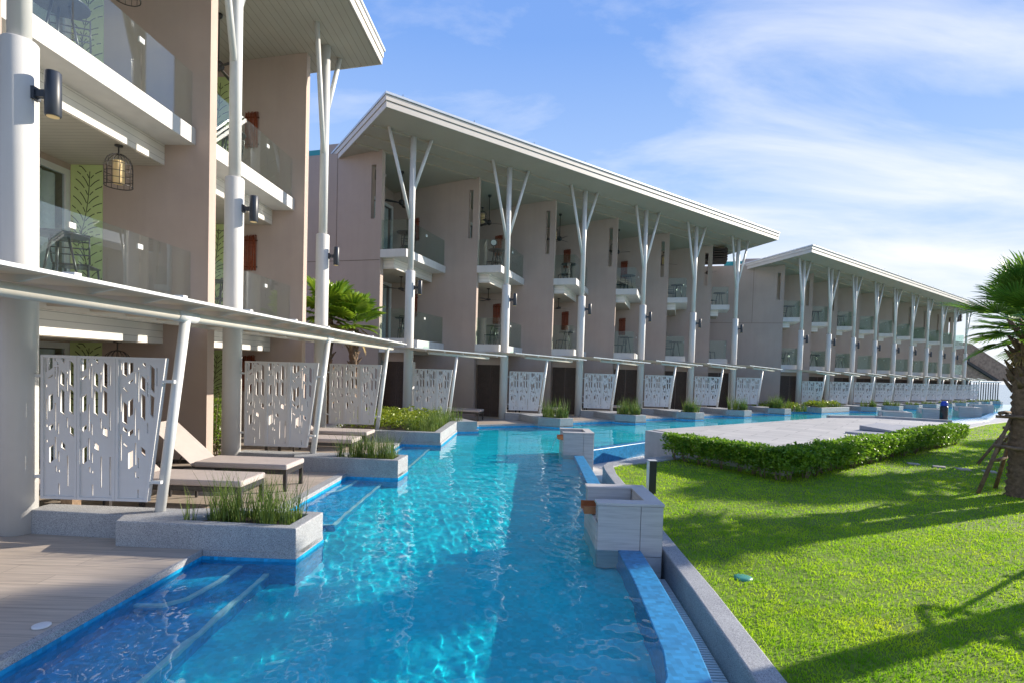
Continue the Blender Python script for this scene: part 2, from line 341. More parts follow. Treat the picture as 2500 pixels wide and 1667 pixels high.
def thing(name, loc, label, cat, group=None):
    o = bpy.data.objects.new(name, None); o.empty_display_size = .2; COL.objects.link(o); o.location = loc; ORG[o.name] = tuple(loc)
    return tag(o, label, cat, group)
def copy_tree(o, loc=None, rz=None, label=None, parent=None, sc=None):
    c = o.copy(); COL.objects.link(c)
    if parent: c.parent = parent
    if loc is not None: c.location = loc
    if rz is not None: c.rotation_euler = (0, 0, rz)
    if sc is not None: c.scale = (sc, sc, sc) if not isinstance(sc, tuple) else sc
    if label: c['label'] = label
    for ch in list(o.children): copy_tree(ch, parent=c)
    return c
def arr_mesh(name, V, F, mat, parent=None, smooth=False):
    """V (n,3) array, F (m,k) array of equal sized faces"""
    me = bpy.data.meshes.new(name); V = np.asarray(V, np.float32); F = np.asarray(F, np.int32)
    if parent: V = V - np.array(ORG.get(parent.name, (0, 0, 0)), np.float32)
    me.vertices.add(len(V)); me.vertices.foreach_set('co', V.ravel())
    k = F.shape[1]; me.loops.add(F.size); me.loops.foreach_set('vertex_index', F.ravel())
    me.polygons.add(len(F)); me.polygons.foreach_set('loop_start', np.arange(len(F), dtype=np.int32) * k)
    me.polygons.foreach_set('loop_total', np.full(len(F), k, np.int32))
    if smooth: me.polygons.foreach_set('use_smooth', np.ones(len(F), bool))
    me.update(calc_edges=True); me.validate(); me.materials.append(mat)
    ob = bpy.data.objects.new(name, me); COL.objects.link(ob)
    if parent: ob.parent = parent; ORG[ob.name] = ORG.get(parent.name, (0, 0, 0))
    return ob
def leaves(P, size, flat=.5, aspect=2.2, up=None):
    """kite-shaped leaves at points P with random orientation -> V, F"""
    n = len(P); P = np.asarray(P, float)
    d = rng.normal(size=(n, 3)); d[:, 2] *= flat
    if up is not None: d += up
    d /= np.linalg.norm(d, axis=1)[:, None]
    q = rng.normal(size=(n, 3)); q[:, 2] *= .6; s = np.cross(d, q); s /= np.linalg.norm(s, axis=1)[:, None] + 1e-9
    L = size * rng.uniform(.6, 1.3, n)[:, None]; W = L / aspect
    nrm = np.cross(d, s)
    V = np.stack([P, P + d * L * .5 + s * W * .5 + nrm * L * .06, P + d * L, P + d * L * .5 - s * W * .5 + nrm * L * .06], 1).reshape(-1, 3)
    F = np.arange(n * 4).reshape(n, 4); return V, F
def blades(P, h, wdt, lean=.35, curl=.3):
    """thin two-segment blades rooted at P"""
    n = len(P); P = np.asarray(P, float); a = rng.uniform(0, 2 * math.pi, n); l = rng.uniform(0, 1, n) ** .7 * lean
    D = np.stack([np.cos(a) * l, np.sin(a) * l, np.ones(n)], 1); D /= np.linalg.norm(D, axis=1)[:, None]
    H = (h * rng.uniform(.55, 1.2, n))[:, None]; b = rng.uniform(0, 2 * math.pi, n)
    Sx = np.stack([np.cos(b), np.sin(b), np.zeros(n)], 1) * wdt * .5
    m = P + D * H * .55; D2 = D + np.stack([np.cos(a), np.sin(a), np.zeros(n)], 1) * (rng.uniform(0, 1, n) * curl)[:, None]; D2 /= np.linalg.norm(D2, axis=1)[:, None]
    t = m + D2 * H * .45
    V = np.stack([P - Sx, P + Sx, m + Sx * .85, m - Sx * .85, t], 1).reshape(-1, 3)
    i = np.arange(n)[:, None] * 5
    return V, np.concatenate([i + np.array([[0, 1, 2, 3]])]), np.concatenate([i + np.array([[3, 2, 4]])])
def blade_obj(name, P, h, wdt, mat, parent=None, lean=.35, curl=.3):
    V, Q, Tr = blades(P, h, wdt, lean, curl)
    T3 = np.concatenate([Q[:, [0, 1, 2]], Q[:, [0, 2, 3]], Tr]); return arr_mesh(name, V, T3, mat, parent)
ORD = ['first', 'second', 'third', 'fourth', 'fifth', 'sixth', 'seventh', 'eighth', 'ninth', 'tenth']
def off(p, q): return (p[0] + q[0], p[1] + q[1])

# ------------------------------------------------------------------ lattice of the three buildings
B = [dict(nm='near', C0=(-4.816, 5.44), st=(.148, 3.837), n=3, ang=R(2.2), E=(-.5, .15), hc=4.74, ht=9.05, fl=(2.62, 5.59), th=.27, bb=(1.99, 4.97), rc=.148, e=1.03, m=.13),
     dict(nm='middle', C0=(-3.204, 17.116), st=(2.904, 2.2965), n=6, ang=R(16.6), E=(-1.08, .6), hc=4.635, ht=8.652, fl=(2.60, 5.38), th=.25, bb=(2.16, 4.80), rc=.142, e=1.05, m=.13),
     dict(nm='far', C0=(15.83, 30.79), st=(2.76, 2.16), n=10, ang=R(16.6), E=(-.76, .56), hc=4.34, ht=8.13, fl=(2.45, 5.07), th=.24, bb=(2.04, 4.5), rc=.138, e=1.0, m=.13)]
for b in B:
    d = Vector(b['st']).normalized(); b['d'] = (d.x, d.y); b['nn'] = (d.y, -d.x); b['L'] = Vector(b['st']).length
def colpos(b, k): return (b['C0'][0] + b['st'][0] * k, b['C0'][1] + b['st'][1] * k)
def edge(b, k): c = colpos(b, k); return (c[0] + b['E'][0], c[1] + b['E'][1])
def soff(b, x, y):
    return b['ht'] + b['m'] * ((x - b['C0'][0]) * b['nn'][0] + (y - b['C0'][1]) * b['nn'][1])

# ------------------------------------------------------------------ setting: ground, pool, water, terraces
Z0 = -.08                                    # water level
LZ = -.12                                    # lawn level
def interp(t, pts): return np.interp(t, [p[0] for p in pts], [p[1] for p in pts])
RIGHT = [(1.5, .6), (2.6, .75), (3.05, .90), (3.3, 1.0), (3.6, 1.06), (4.2, 1.08), (4.9, 1.13), (5.65, 1.14), (8.5, 1.25), (11.9, 1.37), (13.0, 1.72), (15.3, 4.0), (15.36, 5.4), (20.15, 11.4), (20.6, 13.6), (23.6, 17.0), (26.7, 20.7), (30.0, 25.0), (34.4, 29.3), (40, 36), (48, 45)]
LEFT = [(1.5, -3.2), (12.7, -3.0), (15.7, -1.9), (17.0, -2.4), (28.6, 11.2), (30.8, 15.5), (51.0, 41.0)]
def planter_pts(b, k):
    """outline of the curb and planter that starts at column k (world xy)"""
    c = colpos(b, k)
    if b is B[0]:
        F = Fr(c, R(4.5)); q = lambda x, y: F((x, y, 0))[:2]
        return [q(.1, -.02), q(1.10, -.02), q(1.19, -.22), q(2.90, -.16), q(2.90, .44), q(1.9, .44), q(1.5, .30), q(.1, .24)]
    return [off(c, q) for q in ((.08, -.18), (.55, -.35), (1.17, -1.52), (1.85, -1.80), (2.3, -1.52), (1.75, -.45), (1.45, .12), (.08, .16))]
# water edge of the terraces, from near to far
EDGE = [(-2.92, 1.0), (-2.8, 5.2)]
for k in (0, 1):
    p = planter_pts(B[0], k); EDGE += [p[2] if False else (EDGE[-1][0], p[3][1] + .02), p[3], p[4]]
    EDGE += [(-2.71 + .14 * k, p[4][1]), (-2.62 + .12 * k, p[4][1] + 3.0)]
EDGE = EDGE[:-1]
EDGE += [(-2.50, 12.80), (-1.6, 12.78), (-1.5, 15.6), (-.92, 15.8), (-1.45, 16.75), (-.99, 17.15)]
for k in range(1, 6):
    p = planter_pts(B[1], k); c = colpos(B[1], k)
    EDGE += [off(p[2], (-.12, .12)), p[2], p[3], p[4], off(c, (2.42, -.12))]
c0 = colpos(B[2], 0)
BED = [off(c0, q) for q in ((-.35, -1.15), (.25, -1.95), (2.75, -.2), (1.9, .75))]
EDGE += [off(BED[0], (.1, -.12)), BED[1], BED[2], off(BED[2], (-.45, .6))]
for k in range(1, 10):
    p = planter_pts(B[2], k); c = colpos(B[2], k)
    EDGE += [off(p[2], (-.12, .12)), p[2], p[3], p[4], off(c, (2.42, -.12))]
EDGE += [(43.5, 51.5)]
def inset(poly, d):
    """shift an open polyline to its left side by d"""
    out = []
    for i, p in enumerate(poly):
        a = Vector(poly[max(i - 1, 0)]); c = Vector(poly[min(i + 1, len(poly) - 1)]); q = Vector(p)
        d1 = (q - a).normalized() if i else (c - q).normalized(); d2 = (c - q).normalized() if i < len(poly) - 1 else d1
        n1 = Vector((-d1.y, d1.x)); n2 = Vector((-d2.y, d2.x)); nb = (n1 + n2)
        nb = nb.normalized() / max(.35, nb.normalized().dot(n1)) if nb.length > 1e-3 else n1
        out.append((q.x + nb.x * d, q.y + nb.y * d))
    return out
back = [(20, 62), (-20, 62), (-20, 1.0)]
IN = inset(EDGE, .13)
o = MB().prism(inset(EDGE, .004) + back, -1.6, -.004).build('terrace_slab', M['granite']); tag(o, kind='structure')
o = MB().prism(IN + back, -.1, 0.0).build('terrace_floor', M['deck']); tag(o, kind='structure')
cp = MB()
for i in range(len(EDGE) - 1):
    cp.prism([EDGE[i], EDGE[i + 1], IN[i + 1], IN[i]], -.055, .0025)
tag(cp.build('pool_coping', M['granite']), kind='structure')
o = MB().prism(inset(EDGE, -.006) + back, -1.55, -.05).build('pool_wall', M['tilew']); tag(o, kind='structure')
tag(MB().prism([(-6, .5), (4, .5), (5.5, 11), (6, 14), (48, 46), (48, 60), (36, 60), (-6, 22)], -1.6, -.64).build('pool_floor', M['tile']), kind='structure')
# bathing ledges and steps under water
M['tilel'] = pool_tile('blue_mosaic_ledge', (.006, .40, .68))
def ledge(name, poly, z):
    o = MB().prism(poly, -.7, z).build(name, M['tilel']); tag(o, kind='structure')
    o.cycles.is_caustics_receiver = True
def nosing(pts, z, wd=.04):
    mb = MB(); ins = inset(pts, wd)
    for i in range(len(pts) - 1): mb.prism([pts[i], pts[i + 1], ins[i + 1], ins[i]], z - .04, z + .006)
    o = mb.build('step_nosing', M['nosing']); tag(o, kind='structure'); o.cycles.is_caustics_receiver = True
for (y0, y1, xs) in ((1.0, 5.12, -2.2), (6.6, 8.92, -2.06), (10.3, 12.75, -1.86)):
    ledge('pool_ledge', [(-3, y0), (xs - .02, y0), (xs + .02, y1), (-3, y1)], -.40)
    nosing([(xs - .02 + .004, y0), (xs + .02 + .004, y1)], -.40)
    arc = [(-2.9, y1 - .95), (-2.62, y1 - .93), (-2.5, y1 - .78), (-2.44, y1 - .4), (-2.43, y1)]
    ledge('pool_step', arc + [(-3, y1)], -.22); nosing([off(q, (.004, 0)) for q in arc], -.22, .04)
    if y0 > 2:
        ledge('pool_step', [(-2.4, y0 - .32), (xs - .1, y0 - .32), (xs - .1, y0 - .004), (-2.4, y0 - .004)], -.53)
        nosing([(-2.4, y0 - .324), (xs - .1, y0 - .324)], -.53); nosing([(-2.4, y0 - .003), (xs - .05, y0 - .003)], -.40)
for ob in list(COL.objects):
    if ob.name.split('.')[0] in ('pool_floor', 'pool_wall', 'terrace_slab'): ob.cycles.is_caustics_receiver = True

# water with real ripples (smooth mesh so that sunlight is focused into caustics on the tiles)
def build_water():
    ys = [1.5]
    while ys[-1] < 49: ys.append(ys[-1] + .018 + .0042 * max(0, ys[-1] - 2.5))
    ys = np.array(ys); nx = 230; t = np.linspace(0, 1, nx)
    xl = interp(ys, LEFT); xr = interp(ys, RIGHT) + .03
    X = xl[:, None] + (xr - xl)[:, None] * t[None]; Y = np.repeat(ys[:, None], nx, 1)
    Zw = np.zeros_like(X); r_ = np.random.default_rng(11)
    for lam, cnt, amp in ((1.5, 4, .0012), (.75, 7, .0009), (.38, 9, .00062), (.2, 12, .00044), (.115, 12, .00022)):
        for _ in range(cnt):
            a = r_.uniform(0, 2 * math.pi); l = lam * r_.uniform(.75, 1.3); ph = r_.uniform(0, 6.28)
            fade = 1.0 if lam > .3 else np.exp(-np.maximum(Y - 7, 0) / (12 if lam > .15 else 6))
            Zw += amp * .62 * fade * np.sin((X * math.cos(a) + Y * math.sin(a)) * 2 * math.pi / l + ph)
    # ripples spreading from the spout of the near fountain
    for (fx, fy, am) in ((.86, 6.15, .004), (1.1, 12.5, .004)):
        d = np.hypot(X - fx, Y - fy); Zw += am * np.exp(-d / .75) * np.sin(d * 2 * math.pi / .16) / (1 + d * 2)
    V = np.stack([X, Y, Z0 + Zw], -1).reshape(-1, 3); ny = len(ys)
    i = (np.arange(ny - 1)[:, None] * nx + np.arange(nx - 1)[None]).ravel()
    F = np.stack([i, i + 1, i + nx + 1, i + nx], 1)
    o = arr_mesh('pool_water', V, F, M['water'], smooth=True); tag(o, kind='structure'); o.cycles.is_caustics_caster = True
build_water()

# right hand weir walls, gutter, kerb
def ribbon(name, inner, outer, z0, z1, mat, bevel=0, label=None, cat=None):
    mb = MB(); n = len(inner)
    vs = [(x, y, z0) for x, y in inner] + [(x, y, z0) for x, y in outer] + [(x, y, z1) for x, y in inner] + [(x, y, z1) for x, y in outer]
    fs = []
    for i in range(n - 1):
        fs += [(2 * n + i, 3 * n + i, 3 * n + i + 1, 2 * n + i + 1), (i, i + 1, n + i + 1, n + i), (i, 2 * n + i, 2 * n + i + 1, i + 1), (n + i, n + i + 1, 3 * n + i + 1, 3 * n + i)]
    fs += [(0, n, 3 * n, 2 * n), (n - 1, 3 * n - 1, 4 * n - 1, 2 * n - 1)]
    mb.add(vs, fs); o = mb.build(name, mat, bevel=bevel)
    return o
RI = [(.30, 1.9), (.62, 2.4), (.86, 3.05), (.98, 3.3), (1.04, 3.6), (1.08, 4.2), (1.12, 4.9), (1.14, 5.8), (1.19, 7.2), (1.25, 8.6), (1.32, 10.3), (1.38, 12.0)]
RO = [(.95, 1.7), (1.14, 2.4), (1.22, 3.05), (1.27, 3.4), (1.31, 3.75), (1.33, 4.2), (1.36, 4.9), (1.38, 5.8), (1.42, 7.2), (1.48, 8.6), (1.54, 10.3), (1.59, 12.0)]
M['weir'] = pool_tile('weir_mosaic', (.03, .23, .46), .30); M['weir'].node_tree.nodes['Principled BSDF'].inputs['Roughness'].default_value = .32
o = ribbon('weir_wall', RI, RO, -1.5, Z0 + .006, M['weir'], .012); tag(o, 'curved blue tiled weir wall running along the near lawn edge of the pool', 'wall')
o.cycles.is_caustics_receiver = True
o = MB().prism([(1.66, 12.95), (1.92, 12.95), (4.0, 15.12), (3.86, 15.35)], -1.5, Z0 + .005).build('weir_wall', M['weir'], bevel=.01)
tag(o, 'blue tiled weir wall between the grey waterfall box and the concrete platform', 'wall'); o.cycles.is_caustics_receiver = True
FAR = [(13.6, 20.4), (17.1, 23.45), (20.9, 26.75), (25.2, 29.9), (29.5, 34.3), (36.2, 40), (45.2, 48)]
o = ribbon('weir_wall', FAR, [off(q, (.24, -.18)) for q in FAR], -1.5, Z0 + .005, M['weir'], .01)
tag(o, 'long blue weir wall beyond the platform linking the distant waterfall boxes', 'wall')
GO = [(1.50, 1.7), (1.51, 2.4), (1.53, 3.3), (1.56, 3.9), (1.60, 4.7), (1.63, 5.6), (1.68, 7.2), (1.73, 8.6), (1.78, 10.2), (1.83, 10.9), (2.0, 11.35), (2.5, 11.68), (3.15, 12.2), (3.8, 12.75)]
GO2 = [(1.69, 1.7), (1.70, 2.4), (1.72, 3.3), (1.75, 3.9), (1.79, 4.7), (1.81, 5.6), (1.86, 7.2), (1.91, 8.6), (1.95, 10.1), (2.03, 10.85), (2.25, 11.13), (2.7, 11.40), (3.3, 11.85), (3.95, 12.38)]
o = ribbon('kerb', GO, GO2, -.7, LZ + .03, M['granite'], .012); tag(o, kind='structure')
gf = MB().prism([(.9, 1.5), (1.55, 1.5), (1.75, 6), (1.85, 10.9), (2.05, 11.4), (3.2, 12.3), (4.3, 13.2), (3.9, 15.2), (1.8, 13.1), (1.5, 12), (1.3, 5)], -.7, -.42).build('gutter', M['sandtile']); tag(gf, kind='structure')
def grating():
    mb = MB(); y = 2.0
    while y < 5.62:
        xa = np.interp(y, [p[1] for p in RO[1:]], [p[0] for p in RO[1:]]) + .012; xb = np.interp(y, [p[1] for p in GO], [p[0] for p in GO]) - .012
        mb.box(xa, xb, y, y + .021, -.375, -.345); y += .036
    ya = [2.0 + .2 * i for i in range(19)]
    mb.tube([((np.interp(y, [p[1] for p in RO[1:]], [p[0] for p in RO[1:]]) + np.interp(y, [p[1] for p in GO], [p[0] for p in GO])) / 2, y, -.343) for y in ya], .006, 6)
    tag(mb.build('drain_grating', M['grate']), 'white slatted overflow grating in the channel below the near weir', 'grating')
grating()

# lawn
LAWN = [(1.62, .5), (1.64, 3.3), (1.72, 4.7), (1.78, 7.2), (1.84, 8.6), (1.9, 10.1), (1.98, 10.9), (2.2, 11.2), (2.65, 11.5), (3.25, 11.95), (3.9, 12.45), (5.2, 10.6), (15.6, 19.6), (17.5, 21.9), (21.4, 25.2), (26, 28.6), (31, 33.6), (40, 42), (50, 47), (60, 30), (60, -12), (1.6, -12)]
tag(MB().prism(LAWN, -1.5, LZ).build('lawn', M['turfsoil']), kind='structure')
tag(MB().prism([(13.5, 20.2), (15.6, 19.5), (17.5, 21.8), (21.4, 25.1), (26, 28.5), (31, 33.5), (40, 41.9), (46, 48), (45.3, 48.2), (36.3, 40.1), (29.6, 34.4), (25.3, 30), (21, 26.8), (17.2, 23.5)], -1.5, -.28).build('gutter', M['sandtile']), kind='structure')
FK = [(15.3, 19.8), (17.35, 22.1), (21.2, 25.45), (25.8, 28.9), (30.8, 33.9)]
tag(ribbon('kerb', FK, [off(q, (.35, -.3)) for q in FK], -.6, LZ + .03, M['sandtile'], .01), kind='structure')
def in_poly(P, poly):
    x, y = P[:, 0], P[:, 1]; c = np.zeros(len(P), bool); n = len(poly)
    for i in range(n):
        x0, y0 = poly[i]; x1, y1 = poly[(i + 1) % n]
        t = ((y0 > y) != (y1 > y)) & (x < (x1 - x0) * (y - y0) / ((y1 - y0) + 1e-12) + x0); c ^= t
    return c
def grass():
    Ps = []
    for (ya, yb, dens) in ((2.8, 4.6, 5200), (4.6, 7.0, 3000), (7, 11, 1300), (11, 18, 480), (18, 30, 130)):
        xb = .98 * yb + .6; n = int((xb - 1.6) * (yb - ya) * dens)
        P = np.stack([rng.uniform(1.6, xb, n), rng.uniform(ya, yb, n), np.full(n, LZ)], 1)
        P = P[(P[:, 0] < .95 * P[:, 1] + .7)]; P = P[in_poly(P, LAWN)]; Ps.append((P, ya))
    Vs = []; Fs = []; b = 0
    for P, ya in Ps:
        sc = {2.8: 1.0, 4.6: 1.15, 7: 1.6, 11: 2.6, 18: 4.2}[ya]
        # patchy density and height
        f = .5 + .5 * np.sin(P[:, 0] * 5.1 + 2 * np.sin(P[:, 1] * 3.3)) * np.sin(P[:, 1] * 4.7 + 1.5 * np.sin(P[:, 0] * 2.9))
        keep = rng.uniform(0, 1, len(P)) < (.55 + .45 * f); P = P[keep]
        V, Q, T3 = blades(P, .030 * (1 + .12 * sc), .0062 * sc, 1.3, 1.1)
        Vs.append(V); Fs.append(np.concatenate([Q[:, [0, 1, 2]], Q[:, [0, 2, 3]], T3]) + b); b += len(V)
    tag(arr_mesh('grass', np.concatenate(Vs), np.concatenate(Fs), M['turf']), 'short bright green carpet grass covering the whole lawn', 'grass', kind='stuff')
grass()
tag(MB().prism([(-3000, 52), (3000, 40), (3000, 4000), (-3000, 4000)], -2.2, -2.0).build('sea', M['sea']), kind='structure')
tag(MB().prism([(-60, -40), (120, -40), (120, 41.5), (-60, 62)], -4.0, -1.62).build('ground', M['soil']), kind='structure')

# ------------------------------------------------------------------ concrete platform with hatch and hedge
PL = [(3.33, 13.76), (5.19, 10.52), (15.45, 19.52), (13.5, 20.65), (11.4, 20.12)]
pf = thing('concrete_platform', (8, 15, LZ), 'large pale paved concrete platform behind the clipped hedge', 'platform')
MB().prism(PL, -1.5, .335).build('wall', M['concrete'], pf, bevel=.012)
ctr = Vector((9.2, 16)); PLi = [tuple(Vector(q) + (ctr - Vector(q)).normalized() * .22) for q in PL]
MB().prism(PLi, .32, .352).build('paving', M['paving'], pf)
lip = MB()
for a, b_ in ((3, 2), (4, 3)):
    a = Vector(PL[a]); b_ = Vector(PL[b_]); n = (b_ - a).normalized(); nn = Vector((n.y, -n.x)); 
    lip.prism([tuple(a), tuple(b_), tuple(b_ + nn * .16), tuple(a + nn * .16)], .33, .43)
lip.build('upstand', M['concrete'], pf)
ht_ = thing('access_hatch', (9.6, 14.9, .352), 'low grey metal access hatch lying open on the paved platform', 'hatch')
Fh = Fr((9.0, 13.95), R(49))
MB().box(-.55, .55, 0, 4.0, .352, .40, Fh).build('frame', M['hatch'], ht_, bevel=.008)
MB().upright([(-.5, .41), (.42, .41), (.42, .44), (-.5, .53)], .9, 2.6, Fh).build('lid', M['hatch'], ht_, bevel=.006)
MB().box(-.42, .42, 2.75, 3.85, .40, .435, Fh).build('lid', M['hatch'], ht_, bevel=.006)
for (x, y, lab) in ((12.9, 20.0, None),):
    t = thing('bollard', (19.9, 25.6, LZ), 'dark slim post with a bright blue cap in front of the distant waterfall box', 'bollard')
    MB().lathe([(.16, 0), (.16, .62), (.12, .68)], (19.9, 25.6, LZ + .1), 14).build('post', M['dark'], t)
    MB().lathe([(.13, .68), (.14, .72), (.14, .84), (.08, .9)], (19.9, 25.6, LZ + .1), 14).build('cap', M['blue'], t)

def shrub_mesh(name, seed, wx, wy, h, nl, size, mat, parent, z0=.12):
    r_ = np.random.default_rng(seed); n = nl
    u = r_.uniform(-1, 1, (n * 3, 3)); P = u * np.array([wx, wy, 1])
    z = z0 + (h - z0) * (P[:, 2] * .5 + .5)
    edge_d = np.maximum(np.abs(u[:, 0]), np.maximum(np.abs(u[:, 1]), np.clip(u[:, 2], 0, 1)))
    keep = r_.uniform(0, 1, len(P)) < (.18 + .95 * edge_d ** 4)
    keep &= r_.uniform(0, 1, len(P)) < np.clip((z - z0) / (h * .35), .12, 1)
    lump = np.sin(P[:, 0] * 11 + seed) * np.sin(P[:, 1] * 12 + seed * 2) * np.sin(z * 13 + seed)
    keep &= lump > -.45
    P = np.stack([P[:, 0] * (1 + .12 * lump), P[:, 1] * (1 + .12 * lump), z + .03 * lump], 1)[keep][:n]
    V, F = leaves(P, size, .55, 2.0); return arr_mesh(name, V, F, mat, parent)
def hedge():
    base = []
    a, b_, c = Vector((3.62, 12.18)), Vector((5.0, 9.98)), Vector((13.75, 17.1))
    for i in range(9): base.append((a.lerp(b_, (i + .2) / 8.6), R(-58), 'left'))
    for i in range(25): base.append((b_.lerp(c, (i + .35) / 24.6), R(40), 'right'))
    protos = []
    cnt = {'left': 0, 'right': 0}; tot = {'left': 9, 'right': 25}
    numw = ['first', 'second', 'third', 'fourth', 'fifth', 'sixth', 'seventh', 'eighth', 'ninth', 'tenth', 'eleventh', 'twelfth', 'thirteenth', 'fourteenth', 'fifteenth', 'sixteenth', 'seventeenth', 'eighteenth', 'nineteenth', 'twentieth', 'twenty-first', 'twenty-second', 'twenty-third', 'twenty-fourth', 'twenty-fifth']
    for i, (p, rz, side) in enumerate(base):
        k = cnt[side]; cnt[side] += 1
        lab = f'clipped dark green hedge shrub, {numw[k]} from the pool end of the shaded left row' if side == 'left' else f'clipped green hedge shrub, {numw[k]} from the front corner in the right row'
        if i < 4:
            t = thing('hedge_shrub', (p.x, p.y, LZ), lab, 'shrub', 'clipped hedge round the platform'); t.rotation_euler = (0, 0, rz)
            ORG[t.name] = (0, 0, 0)
            shrub_mesh('foliage', 50 + i, .235, .235, .56, 1500, .068, M['hedge'], t)
            mb = MB()
            for s in range(4):
                x, y = random.uniform(-.08, .08), random.uniform(-.08, .08)
                mb.tube([(x * .5, y * .5 - .04, 0), (x, y - .06, .15), (x * 2.2, y * 1.8, .36)], [.011, .009, .004], 6)
            mb.build('stem', M['twig'], t); protos.append(t)
        else:
            sc = random.uniform(.93, 1.07)
            copy_tree(protos[random.randrange(4)], (p.x, p.y, LZ), rz + random.choice((0, math.pi)), lab, sc=(1.0, 1.0, sc * (1.0 if side == 'left' else 1.04)))
hedge()
for i, p in enumerate(((9.05, 12.45), (9.4, 12.15), (9.72, 11.9), (10.1, 11.68), (10.5, 11.42))):
    F = Fr(p, R(20 + 10 * math.sin(i * 2.1)))
    o = MB().prism([(-.12, -.11), (.11, -.12), (.13, .1), (-.10, .12)], LZ - .03, LZ + .032, F).build('stepping_stone', M['stone'], bevel=.01)
    tag(o, f'flat pale stepping stone in the lawn, {ORD[i]} from the hedge', 'stone', 'stepping stones between hedge and palm')
o = MB().lathe([(.085, -.03), (.085, .012), (.06, .02), (0, .022)], (2.19, 5.1, LZ), 20).build('valve_lid', M['lid']); tag(o, 'round green plastic valve lid set in the lawn', 'lid')
o = MB().lathe([(.052, 0), (.052, .009), (.045, .012), (0, .013)], (-2.99, 3.54, 0.002), 24).build('drain_cover', M['lidw']); tag(o, 'round white drain cover at the edge of the near terrace', 'cover')
t = thing('bollard_light', (2.21, 8.63, LZ), 'square black bollard light with a bare metal edge on the lawn kerb', 'bollard')
MB().box(2.165, 2.275, 8.57, 8.68, LZ, .395).build('post', M['table'], t, bevel=.004)
MB().box(2.145, 2.163, 8.572, 8.678, LZ, .39).build('metal_edge', M['white'], t)
MB().box(2.15, 2.278, 8.565, 8.685, .397, .405).build('cap', M['white'], t)

# ------------------------------------------------------------------ waterfall boxes
def fountain(name, x0, y0, w_, d_, ang, zt, label, base=-.6, detail=True):
    t = thing(name, (x0, y0, base), label, 'fountain', 'grey waterfall boxes along the pool')
    F = Fr((x0, y0), ang); wl = .16; fl = .2
    MB().box(.01, w_ - .01, .01, d_ - .01, base, fl, F).build('core', M['concrete'], t)
    mb = MB(); g = .003; h1 = .0
    def plate(a, b_, c, d, e, f): mb.box(a + g, b_ - g, c + g, d - g, e + g, f - g, F)
    sp = w_ * .66
    for (z0, z1) in ((base, -.14), (-.14, zt - .028)):
        plate(0, sp, -.012, .012, z0, z1); plate(sp, w_, -.012, .012, z0, z1)
        plate(w_ - .012, w_ + .012, .012, d_ * .5, z0, z1); plate(w_ - .012, w_ + .012, d_ * .5, d_, z0, z1)
        plate(0, w_, d_ - .012, d_ + .012, z0, z1); plate(-.012, .012, .012, d_ * .5, z0, min(z1, fl)); plate(-.012, .012, d_ * .5, d_ - .012, z0, min(z1, fl))
    plate(0, w_ - .012, wl - .012, wl + .0, fl, zt - .028); plate(0, w_ - wl, d_ - wl, d_ - wl + .012, fl, zt - .028); plate(w_ - wl, w_ - wl + .012, wl, d_ - wl, fl, zt - .028)
    mb.build('tile_cladding', M['sandtile'], t, bevel=.0025)
    MB().box(.012, w_ - .012, .012, wl - .013, fl - .02, zt - .03, F).box(.012, w_ - wl - .001, d_ - wl + .013, d_ - .013, fl - .02, zt - .03, F).box(w_ - wl + .013, w_ - .013, wl - .012, d_ - wl + .012, fl - .02, zt - .031, F).build('wall', M['concrete'], t)
    cap = MB()
    cap.prism([(-.014, -.014), (w_ + .014, -.014), (w_ + .014, d_ + .014), (-.014, d_ + .014), (-.014, d_ - wl), (w_ - wl, d_ - wl), (w_ - wl, wl), (-.014, wl)], zt - .028, zt, F)
    cap.build('coping', M['sandtile'], t, bevel=.003)
    if detail:
        sp_ = MB(); ym = d_ * .48
        sp_.box(-.1, .2, ym - .14, ym + .14, fl + .01, fl + .03, F).box(-.1, .2, ym - .15, ym - .14, fl + .01, fl + .09, F).box(-.1, .2, ym + .14, ym + .15, fl + .01, fl + .09, F)
        sp_.build('spout', M['copper'], t)
        ws = MB(); n = 7; vs = []
        for i in range(n):
            s = i / (n - 1); x = -.1 - .13 * s; z = fl + .034 - (fl + .034 - Z0) * s * s
            vs += [(x, ym - .12 + .02 * s, z), (x, ym + .12 - .02 * s, z)]
        ws.add(vs, [(2 * i, 2 * i + 1, 2 * i + 3, 2 * i + 2) for i in range(n - 1)], True, F)
        ob = ws.build('water_stream', M['glass'], t); md = ob.modifiers.new('thick', 'SOLIDIFY'); md.thickness = .006
    return t
fountain('waterfall_box', .92, 5.68, .67, .95, 0, .41, 'grey tiled waterfall box with a copper spout, nearest to the camera')
fountain('waterfall_box', 1.16, 12.13, .66, .92, 0, .41, 'grey tiled waterfall box with copper spout standing before the platform corner')
for (x, y, w_, lab) in ((16.0, 23.95, 1.05, 'low pale waterfall box partly hidden behind the far end of the platform'), (20.1, 27.2, 1.0, 'pale waterfall box behind the dark post with the blue cap'),
                    (24.5, 30.45, 1.0, 'pale waterfall box standing between two runs of the distant blue weir'), (28.9, 34.8, 1.0, 'farthest pale waterfall box, next to the palm trunk in view')):
    fountain('waterfall_box', x, y, w_, 1.0, R(22), .42, lab, -.6, False)

